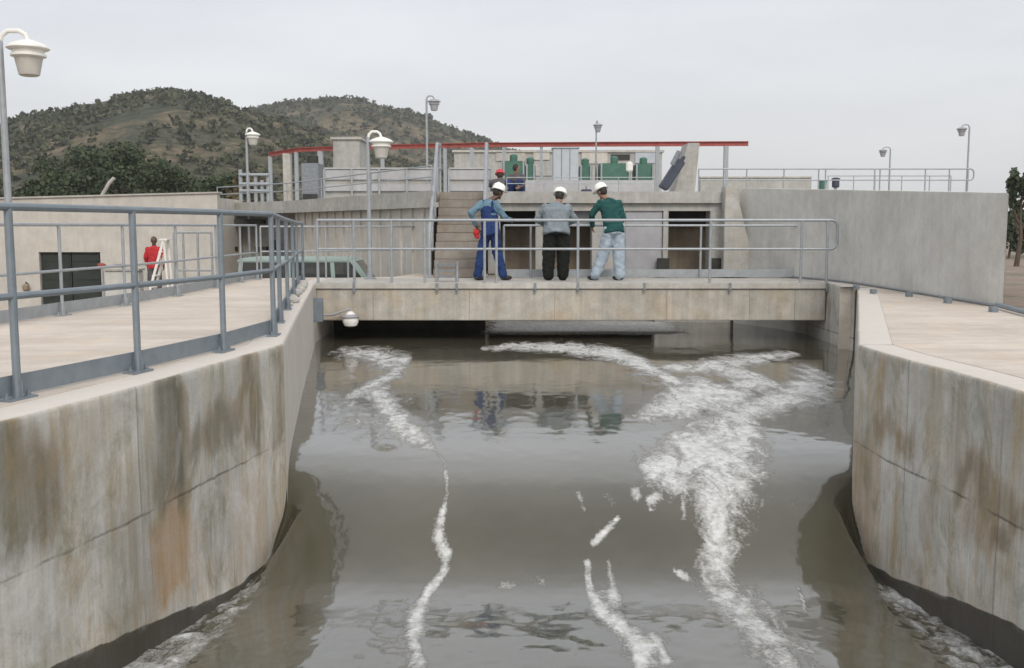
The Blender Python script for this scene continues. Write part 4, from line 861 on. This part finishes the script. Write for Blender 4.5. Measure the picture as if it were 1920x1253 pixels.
# wall lamp, tap, antenna
p = at(53, 537, YL); t = empty("wall_lamp", p, "small orange-brown lamp on the cream wall left of the doors", "lamp")
MB().lathe(p + Vector((0, -.14, -.12)), [(.05, 0), (.09, .04), (.10, .14), (.05, .2)], 14).build("shade", M['conc_brown'], t); MB().tube([p + Vector((0, 0, .05)), p + Vector((0, -.14, .12))], .02, 8).build("bracket", M['dark'], t)
p = at(192, 500, 27.6); t = empty("pipe_valve", p, "reddish valve on a grey pipe at the right of the doors", "valve")
MB().tube([(p.x, p.y, -1.4), (p.x, p.y, p.z), (p.x + .3, p.y, p.z + .02), (p.x + .3, p.y + .7, p.z + .02)], .04, 8).build("pipe", M['gate'], t, smooth=True)
MB().lathe(p + Vector((0, -.05, -.02)), [(.04, 0), (.11, .03), (.11, .09), (.03, .12)], 12).build("handwheel", M['red'], t)
a, b_, c = at(188, 372, 32), at(205, 343, 32), at(214, 334, 32)
t = empty("antenna_pole", (a.x, a.y, a.z - .4), "thin pale bent pole leaning up behind the flat roof", "pole"); MB().tube([a - Vector((.3, 0, .9)), a, b_, c], .06, 8).build("pole", M['conc_light'], t, smooth=True)
# white step ladder
t = empty("step_ladder", (xat(290, 24.7, -1), 24.7, -1.4), "white folding ladder standing in front of the person in red", "ladder")
za = zat(450, 24.7); xt = xat(311, 24.7, 0)
for yy in (24.6, 24.95):
    MB().obox(((xt + xat(266, 24.7, -1)) / 2, yy, (za - 1.4) / 2), .06, .03, math.hypot(xt - xat(266, 24.7, -1), za + 1.4), 0, (0, math.atan2(xt - xat(266, 24.7, -1), za + 1.4))).build("front_stile", M['white'], t)
for yy in (24.62, 24.93):
    MB().obox(((xt + xat(322, 24.7, -1)) / 2, yy, (za - 1.4) / 2), .045, .03, math.hypot(xt - xat(322, 24.7, -1), za + 1.4), 0, (0, math.atan2(xt - xat(322, 24.7, -1), za + 1.4))).build("rear_stile", M['white'], t)
for k in range(6):
    f_ = (k + 1) / 7; MB().box(xat(266, 24.7, -1) + (xt - xat(266, 24.7, -1)) * f_ - .05, xat(266, 24.7, -1) + (xt - xat(266, 24.7, -1)) * f_ + .05, 24.6, 24.95, -1.4 + (za + 1.4) * f_ - .012, -1.4 + (za + 1.4) * f_ + .012).build("step", M['white'], t)
MB().box(xt - .1, xt + .1, 24.57, 24.98, za - .01, za + .03).build("top_cap", M['white'], t)
railing("pale pipe railing on the plinth right of the person in red", [(xat(x, 25.6, 0), 25.6, -.838) for x in (328, 345, 372, 398)], h=zat(436, 25.6) + .838, mid=.7, r=.03, mat=M['rail_far'], plates=False)
p = Vector((xat(376, 25.3, -.6), 25.3, -.84)); t = empty("potted_shrub", p, "small dark shrub on the plinth left of the raised deck", "shrub")
mb = MB(); leafcloud(mb, p + Vector((.05, 0, .30)), (.2, .15, .26), 260, .045); mb.build("foliage", M['leaf'], t); MB().tube([p, p + Vector((.02, 0, .3))], .02, 6).build("stem", M['bark'], t)

# pale green van
def make_van():
    x0, x1 = -5.55, -2.72; Y0, Y1 = 19.85, 21.35; zr_ = zat(484, 19.9); zb_ = -0.30; gz = -1.4
    t = empty("parked_van", ((x0 + x1) / 2, 20.6, gz), "pale green van parked below the deck, only its roof and windows showing", "van")
    prof = [(x0, gz + .32), (x1 + .25, gz + .32), (x1 + .32, gz + .55), (x1 + .24, zb_ - .12), (x1, zb_), (x0 + .02, zb_), (x0 - .02, gz + .6)]
    MB().extrude_y(prof, Y0, Y1).build("body", M['carpaint'], t, bevel=.04, smooth=True)
    MB().extrude_y([(x0 + .05, zr_ - .09), (x1 - .42, zr_ - .09), (x1 - .5, zr_ - .02), (x1 - .7, zr_), (x0 + .2, zr_), (x0 + .07, zr_ - .03)], Y0 + .08, Y1 - .08).build("roof", M['carpaint'], t, bevel=.02, smooth=True)
    MB().extrude_y([(x0 + .08, zb_), (x1 - .03, zb_), (x1 - .44, zr_ - .09), (x0 + .12, zr_ - .09)], Y0 + .10, Y1 - .10).build("window_band", M['glass'], t)
    for xa, xb in ((x0 + .05, x0 + .1), (x0 + 1.05, x0 + 1.05), (x0 + 1.95, x0 + 1.92)):
        MB().extrude_y([(xa, zb_), (xa + .08, zb_), (xb + .08, zr_ - .09), (xb, zr_ - .09)], Y0 + .085, Y0 + .1).build("pillar", M['carpaint'], t)
    MB().extrude_y([(x1 - .09, zb_), (x1 + .02, zb_), (x1 - .40, zr_ - .07), (x1 - .52, zr_ - .07)], Y0 + .06, Y0 + .16).build("windscreen_pillar", M['carpaint'], t, bevel=.01)
    for xw in (x0 + .55, x1 - .15):
        for yw in (Y0 + .1, Y1 - .1):
            wh = MB().lathe((xw, yw, gz + .31), [(.20, -.09), (.31, -.09), (.31, .09), (.20, .09)], 20, Matrix.Rotation(R(90), 3, 'X')).build("wheel", M['rubber'], t)
            MB().lathe((xw, yw, gz + .31), [(.02, -.10), (.19, -.095), (.19, .095), (.02, .10)], 16, Matrix.Rotation(R(90), 3, 'X')).build("rim", M['gate'], wh)
make_van()

# ------------------------------------------------------------------ people
def remeshed(mb, name, mat, parent, vox, sm=6):
    me = mb.mesh(name); o = bpy.data.objects.new(name, me); col.objects.link(o)
    r_ = o.modifiers.new("r", 'REMESH'); r_.mode = 'VOXEL'; r_.voxel_size = vox; r_.use_smooth_shade = True
    s_ = o.modifiers.new("s", 'SMOOTH'); s_.factor = .5; s_.iterations = sm
    dg = bpy.context.evaluated_depsgraph_get(); me2 = bpy.data.meshes.new_from_object(o.evaluated_get(dg)); col.objects.unlink(o); bpy.data.objects.remove(o); bpy.data.meshes.remove(me)
    if name in ("shirt", "trousers", "overalls_bib"):
        n_ = len(me2.vertices); co = np.empty(n_ * 3); me2.vertices.foreach_get("co", co); co = co.reshape(-1, 3); no = np.array([tuple(q.vector) for q in me2.vertex_normals])
        dd = np.array([mnoise.noise(Vector((p[0] * 9, p[1] * 9, p[2] * 15 + p[0] * 9))) + .6 * (1 - 2 * abs(mnoise.noise(Vector((p[0] * 6, p[1] * 6, p[2] * 11 - p[0] * 7 + 5))))) for p in co])
        co += no * (dd * .013)[:, None]; me2.vertices.foreach_set("co", co.ravel()); me2.update()
    me2.shade_smooth(); me2.materials.clear(); return link(name, me2, mat, parent)
def limb(mb, pts, rs, seg=14):
    for i in range(len(pts) - 1): mb.tube([pts[i], pts[i + 1]], rs[i], seg, rs[i + 1])
    for p, r_ in zip(pts, rs): mb.ball(p, r_, seg, 8)
def hand(mb, wrist, d, side, palm):
    d = Vector(d).normalized(); palm = Vector(palm); palm = (palm - d * palm.dot(d)).normalized(); lat = d.cross(palm) * side
    w_ = Vector(wrist); c = w_ + d * .055
    mb.loft([(w_, .026, .02, lat), (w_ + d * .03, .036, .019, lat), (w_ + d * .085, .042, .016, lat), (w_ + d * .095, .038, .013, lat)], 12)
    for k, (o_, ln) in enumerate(((-.031, .058), (-.010, .072), (.011, .078), (.031, .070))):
        a = w_ + d * .088 + lat * o_; b_ = a + (d * .8 + palm * .35) * ln * .55; e = b_ + (d * .45 + palm * .8) * ln * .5
        limb(mb, [a, b_, e], [.0105, .0095, .008], 8)
    a = w_ + d * .03 + lat * .034; b_ = a + (d * .6 + lat * .7 + palm * .25) * .04; e = b_ + (d * .9 + lat * .15 + palm * .4) * .034; limb(mb, [a, b_, e], [.014, .012, .010], 8)
def person(loc, J, mats, label, rz=0.0, fat=1.0, legw=1.3, bib=None, helmet=None, group=None, s=1.0, look=(0, 1, -.5), headroll=0, sleeves="long", crouch=False, back=(0, -1, 0)):
    L = Vector(loc); t = empty("person", loc, label, "person", group); Rm = Matrix.Rotation(rz, 3, 'Z')
    T = lambda p: L + Rm @ (Vector(p) * s); V = lambda p: Rm @ Vector(p)
    H, S, Hd = J['hip'], J['sho'], J['head']; H, S, Hd = T(H), T(S), T(Hd)
    rt = V(J.get('right', (1, 0, 0))).normalized()
    sL, sR = S - rt * .17 * s * (.5 + .5 * fat), S + rt * .17 * s * (.5 + .5 * fat); hL, hR = H - rt * .088 * s * (.4 + .6 * fat), H + rt * .088 * s * (.4 + .6 * fat)
    eL, eR, wL, wR = [T(J[k]) for k in ('eL', 'eR', 'wL', 'wR')]; kL, kR, aL, aR = [T(J[k]) for k in ('kL', 'kR', 'aL', 'aR')]
    ax = (S - H).normalized(); lk = V(look).normalized(); fw = Vector((lk.x, lk.y, 0)).normalized()
    nb_ = S + ax * .02 * s
    # body: one continuous surface
    b = MB()
    b.loft([(H - ax * .10 * s, .10 * s * fat, .08 * s * fat, rt), (H, .150 * s * fat, .105 * s * fat, rt), (H.lerp(S, .35), .130 * s * fat, .10 * s * fat, rt), (H.lerp(S, .75), .155 * s * fat, .105 * s * fat, rt), (S - ax * .01, .155 * s * fat, .085 * s, rt), (S + ax * .05 * s, .06 * s, .055 * s, rt)])
    limb(b, [nb_, Hd - Vector((0, 0, .06 * s))], [.058 * s, .052 * s])
    Mh = Matrix.Identity(3); hup = (Vector((0, 0, 1)) - lk * lk.z * .75).normalized(); hrt = lk.cross(hup).normalized(); lk2 = hup.cross(hrt).normalized(); Mh = Matrix((hrt, lk2, hup)).transposed()
    b.ball(Hd + hup * .02 * s, (.074 * s, .092 * s, .105 * s), 18, 14, Mh); b.ball(Hd - hup * .05 * s + lk2 * .02 * s, (.058 * s, .066 * s, .062 * s), 14, 10, Mh)
    b.ball(Hd + lk2 * .093 * s - hup * .012 * s, (.013 * s, .018 * s, .022 * s), 8, 6, Mh)
    b.ball(Hd + lk2 * .082 * s - hup * .055 * s, (.026 * s, .010 * s, .010 * s), 8, 6, Mh); b.ball(Hd + lk2 * .078 * s - hup * .09 * s, (.026 * s, .016 * s, .018 * s), 8, 6, Mh)
    for sg in (-1, 1):
        b.ball(Hd + hrt * .076 * s * sg - lk2 * .005 * s, (.010 * s, .02 * s, .032 * s), 8, 8, Mh); b.ball(Hd + hrt * .03 * s * sg + lk2 * .080 * s + hup * .022 * s, (.02 * s, .012 * s, .012 * s), 8, 6, Mh)
    for (a0, e0, w0, sg) in ((sL, eL, wL, -1), (sR, eR, wR, 1)):
        limb(b, [a0, e0, w0], [.05 * s, .038 * s, .026 * s]); hand(b, w0, (w0 - e0), sg, -rt * sg * .5 + Vector((0, 0, -.6)) if False else (rt * -sg))
    for (a0, k0, f0) in ((hL, kL, aL), (hR, kR, aR)): limb(b, [a0, k0, f0], [.075 * s, .052 * s, .036 * s])
    remeshed(b, "body", mats['skin'], t, .0085 * s)
    # eyes
    for sg in (-1, 1): MB().ball(Hd + hrt * .03 * s * sg + lk2 * .086 * s + hup * .008 * s, .010 * s, 8, 6).build("eye", M['hair'], t, smooth=True)
    # shirt
    b = MB()
    b.loft([(H - ax * .10 * s, .178 * s * fat, .140 * s * fat, rt), (H - ax * .06 * s, .180 * s * fat, .138 * s * fat, rt), (H + ax * .03 * s, .168 * s * fat, .13 * s * fat, rt), (H.lerp(S, .35), .155 * s * fat, .125 * s * fat, rt), (H.lerp(S, .72), .185 * s * fat, .130 * s * fat, rt), (S - ax * .03 * s, .185 * s * fat, .11 * s, rt), (S + ax * .045 * s, .085 * s, .072 * s, rt)])
    b.loft([(S + ax * .02 * s, .078 * s, .07 * s, rt), (S + ax * .07 * s, .066 * s, .06 * s, rt)], 16)
    for (a0, e0, w0) in ((sL, eL, wL), (sR, eR, wR)):
        if sleeves == "long": limb(b, [a0 - ax * .02 * s, e0, e0.lerp(w0, .9)], [.066 * s, .056 * s, .042 * s])
        else: limb(b, [a0, a0.lerp(e0, .75)], [.074 * s, .064 * s])
    for k in range(7):   # loose folds
        p_ = H.lerp(S, random.uniform(.05, .7)) + rt * random.uniform(-.12, .12) * s * fat + V(back) * .10 * s * fat; b.ball(p_, (.07 * s, .028 * s, .018 * s), 8, 6)
    remeshed(b, "shirt", mats['shirt'], t, .013 * s)
    if bib:
        b = MB(); b.loft([(H - ax * .13 * s, .200 * s * fat, .165 * s * fat, rt), (H.lerp(S, .05), .195 * s * fat, .158 * s * fat, rt), (H.lerp(S, .35), .180 * s * fat, .150 * s * fat, rt), (H.lerp(S, .72), .175 * s * fat, .152 * s * fat, rt), (H.lerp(S, .84), .11 * s * fat, .142 * s * fat, rt)])
        for sg in (-1, 1): b.tube([H.lerp(S, .7) + rt * .08 * sg + V(back) * .13 * s, S + rt * .085 * sg + V(back) * .09 * s, S + rt * .085 * sg + ax * .045 * s], .022 * s, 8)
        remeshed(b, "overalls_bib", bib, t, .012 * s)
    # trousers
    b = MB()
    b.loft([(H - ax * .13 * s, .135 * s * fat, .11 * s * fat, rt), (H - ax * .03 * s, .162 * s * fat, .122 * s * fat, rt), (H + ax * .05 * s, .150 * s * fat, .118 * s * fat, rt)])
    for (a0, k0, f0) in ((hL, kL, aL), (hR, kR, aR)):
        limb(b, [a0 - ax * .02 * s, k0, f0 + (k0 - f0).normalized() * .03 * s], [.102 * s * (.55 + .45 * fat), .074 * s * legw, .064 * s * legw])
        b.ball(k0 + (f0 - k0) * .85, (.07 * s, .07 * s, .035 * s), 10, 8)
    remeshed(b, "trousers", mats['trousers'], t, .013 * s)
    for f0 in (aL, aR):
        sd_ = MB().ball(f0 + fw * .05 * s - Vector((0, 0, .025 * s)), (.046 * s, .13 * s, .045 * s), 14, 10, Matrix.Rotation(math.atan2(-fw.x, fw.y), 3, 'Z')); zf = L.z + .002
        sd_.v = [(x, y, max(z, zf)) for x, y, z in sd_.v]; sd_.build("shoe", M['leather'], t, smooth=True)
    hb = MB().ball(Hd - lk2 * .018 * s + hup * .025 * s, (.083 * s, .090 * s, .108 * s), 16, 12, Mh); hb.v = [p for p in hb.v]
    hb.v = [tuple(Vector(p) if (Vector(p) - Hd).dot(lk2) < .045 * s else Hd + (Vector(p) - Hd) * .9) for p in hb.v]; hb.build("hair", M['hair'], t, smooth=True)
    if helmet:
        q = MB().lathe(Hd + hup * .055 * s, [(.132 * s, -.006 * s), (.134 * s, .002 * s), (.122 * s, .008 * s), (.120 * s, .05 * s), (.104 * s, .095 * s), (.065 * s, .122 * s), (.02 * s, .130 * s)], 24, Mh)
        q.ball(Hd + hup * .062 * s + lk2 * .115 * s, (.085 * s, .085 * s, .008 * s), 14, 6, Mh)
        q.tube([Hd + hup * .12 * s + lk2 * .118 * s, Hd + hup * .182 * s + lk2 * .05 * s, Hd + hup * .190 * s - lk2 * .04 * s, Hd + hup * .13 * s - lk2 * .115 * s], .009 * s, 8)
        q.build("helmet", helmet, t, smooth=True, angle=50)
    return t
zf = -0.002
person((xat(920, 18.3), 18.3, zf), dict(hip=(0, 0, .93), sho=(-.04, .12, 1.41), head=(.13, .2, 1.60), right=(.75, -.45, 0), eL=(-.36, -.02, 1.23), eR=(.24, .02, 1.16), wL=(-.27, .10, 1.0), wR=(.36, .24, 1.10), kL=(-.17, .06, .5), kR=(.12, .08, .5), aL=(-.24, -.02, .07), aR=(.24, .02, .07)),
       dict(skin=M['skin_dark'], shirt=M['c_lblue'], trousers=M['c_blue']), "worker in light blue top and royal blue trousers with a white helmet", helmet=M['helmet'], look=(.8, .5, -.45), fat=.9, bib=M['c_blue'], legw=1.15)
person((xat(1043, 18.3), 18.3, zf), dict(hip=(0, 0, .92), sho=(.0, .17, 1.36), head=(.07, .34, 1.53), eL=(-.35, .20, 1.10), eR=(.35, .22, 1.10), wL=(-.2, .42, 1.02), wR=(.2, .44, 1.02), kL=(-.14, .04, .48), kR=(.13, .04, .48), aL=(-.15, 0, .07), aR=(.12, 0, .07)),
       dict(skin=M['skin'], shirt=M['c_grey'], trousers=M['c_black']), "stout man seen from behind in grey shirt, black trousers and white helmet", helmet=M['helmet'], look=(.25, .8, -.75), fat=1.42, legw=1.6)
person((xat(1143, 18.3), 18.3, zf), dict(hip=(.06, 0, .95), sho=(.0, .15, 1.43), head=(-.13, .25, 1.61), right=(.9, .3, 0), eL=(-.33, .12, 1.2), eR=(.26, .18, 1.12), wL=(-.30, .30, .98), wR=(.16, .42, 1.02), kL=(-.10, .06, .5), kR=(.16, .04, .5), aL=(-.27, .02, .07), aR=(.19, 0, .07)),
       dict(skin=M['skin'], shirt=M['c_green'], trousers=M['c_jeans']), "man leaning left in dark green pullover, pale jeans and white helmet", helmet=M['helmet'], look=(-.6, .6, -.7), fat=1.12, legw=1.45)
cr_ = dict(hip=(0, 0, .32), sho=(.02, .12, .66), head=(.0, .2, .86), eL=(-.28, .2, .42), eR=(.28, .22, .42), wL=(-.2, .42, .34), wR=(.2, .42, .34), kL=(-.16, .38, .46), kR=(.16, .38, .46), aL=(-.15, .1, .07), aR=(.15, .1, .07))
c2 = {k: (v_[0] * 1, v_[1], v_[2]) for k, v_ in cr_.items()}
person((xat(937, 27.5, 2), 27.5, UD), dict(cr_, sho=(.02, .25, .50), head=(.0, .38, .64)), dict(skin=M['skin'], shirt=M['c_dgrey'], trousers=M['c_dgrey']), "worker crouching on the raised deck in a red helmet", helmet=M['helmet_red'], look=(0, .8, -.5), s=1.05)
person((xat(972, 27, 2), 27, UD), cr_, dict(skin=M['skin'], shirt=M['c_dgrey'], trousers=M['c_blue']), "bareheaded worker in dark top crouching right of the red helmet", look=(-.5, -.6, -.2), rz=R(160), s=.95)
person((xat(289, 26.0, 0), 26.0, -.838), dict(hip=(0, 0, .88), sho=(0, .03, 1.35), head=(0, .05, 1.55), eL=(-.24, .02, 1.1), eR=(.24, .02, 1.1), wL=(-.22, .12, .86), wR=(.22, .12, .86), kL=(-.1, .02, .46), kR=(.1, .02, .46), aL=(-.1, 0, .07), aR=(.1, 0, .07)),
       dict(skin=M['skin_dark'], shirt=M['c_red'], trousers=M['c_dgrey']), "person in a red top standing behind the white ladder in the left yard", look=(.3, -.9, -.1), rz=0, s=.93)
# red glove / cloth at the first worker's hip
p = at(893, 437, 18.28); mb = MB().ball(p, (.065, .05, .07), 12, 8); mb.ball(p + Vector((.02, 0, -.06)), (.04, .03, .06), 10, 8)
mb.v = [tuple(Vector(q) + Vector((mnoise.noise(Vector(q) * 14), 0, mnoise.noise(Vector(q) * 14 + Vector((3, 3, 3))))) * .02) for q in mb.v]
tag(mb.build("red_rag", M['c_red'], smooth=True), "bright red rag at the hip of the worker in blue", "cloth")

# ------------------------------------------------------------------ air
hz_ = MB().box(-900, 900, -60, 900, -2.6, 95).build("haze", None); tag(hz_, kind="stuff")
hm_ = bpy.data.materials.new("thin_haze"); hm_.use_nodes = True; hn = hm_.node_tree; hn.nodes.clear()
ho = hn.nodes.new("ShaderNodeOutputMaterial"); pv = hn.nodes.new("ShaderNodeVolumePrincipled"); pv.inputs["Color"].default_value = (0.86, 0.88, 0.92, 1); pv.inputs["Density"].default_value = 0.00038; pv.inputs["Anisotropy"].default_value = 0.2
hn.links.new(pv.outputs[0], ho.inputs["Volume"]); hz_.data.materials.append(hm_)
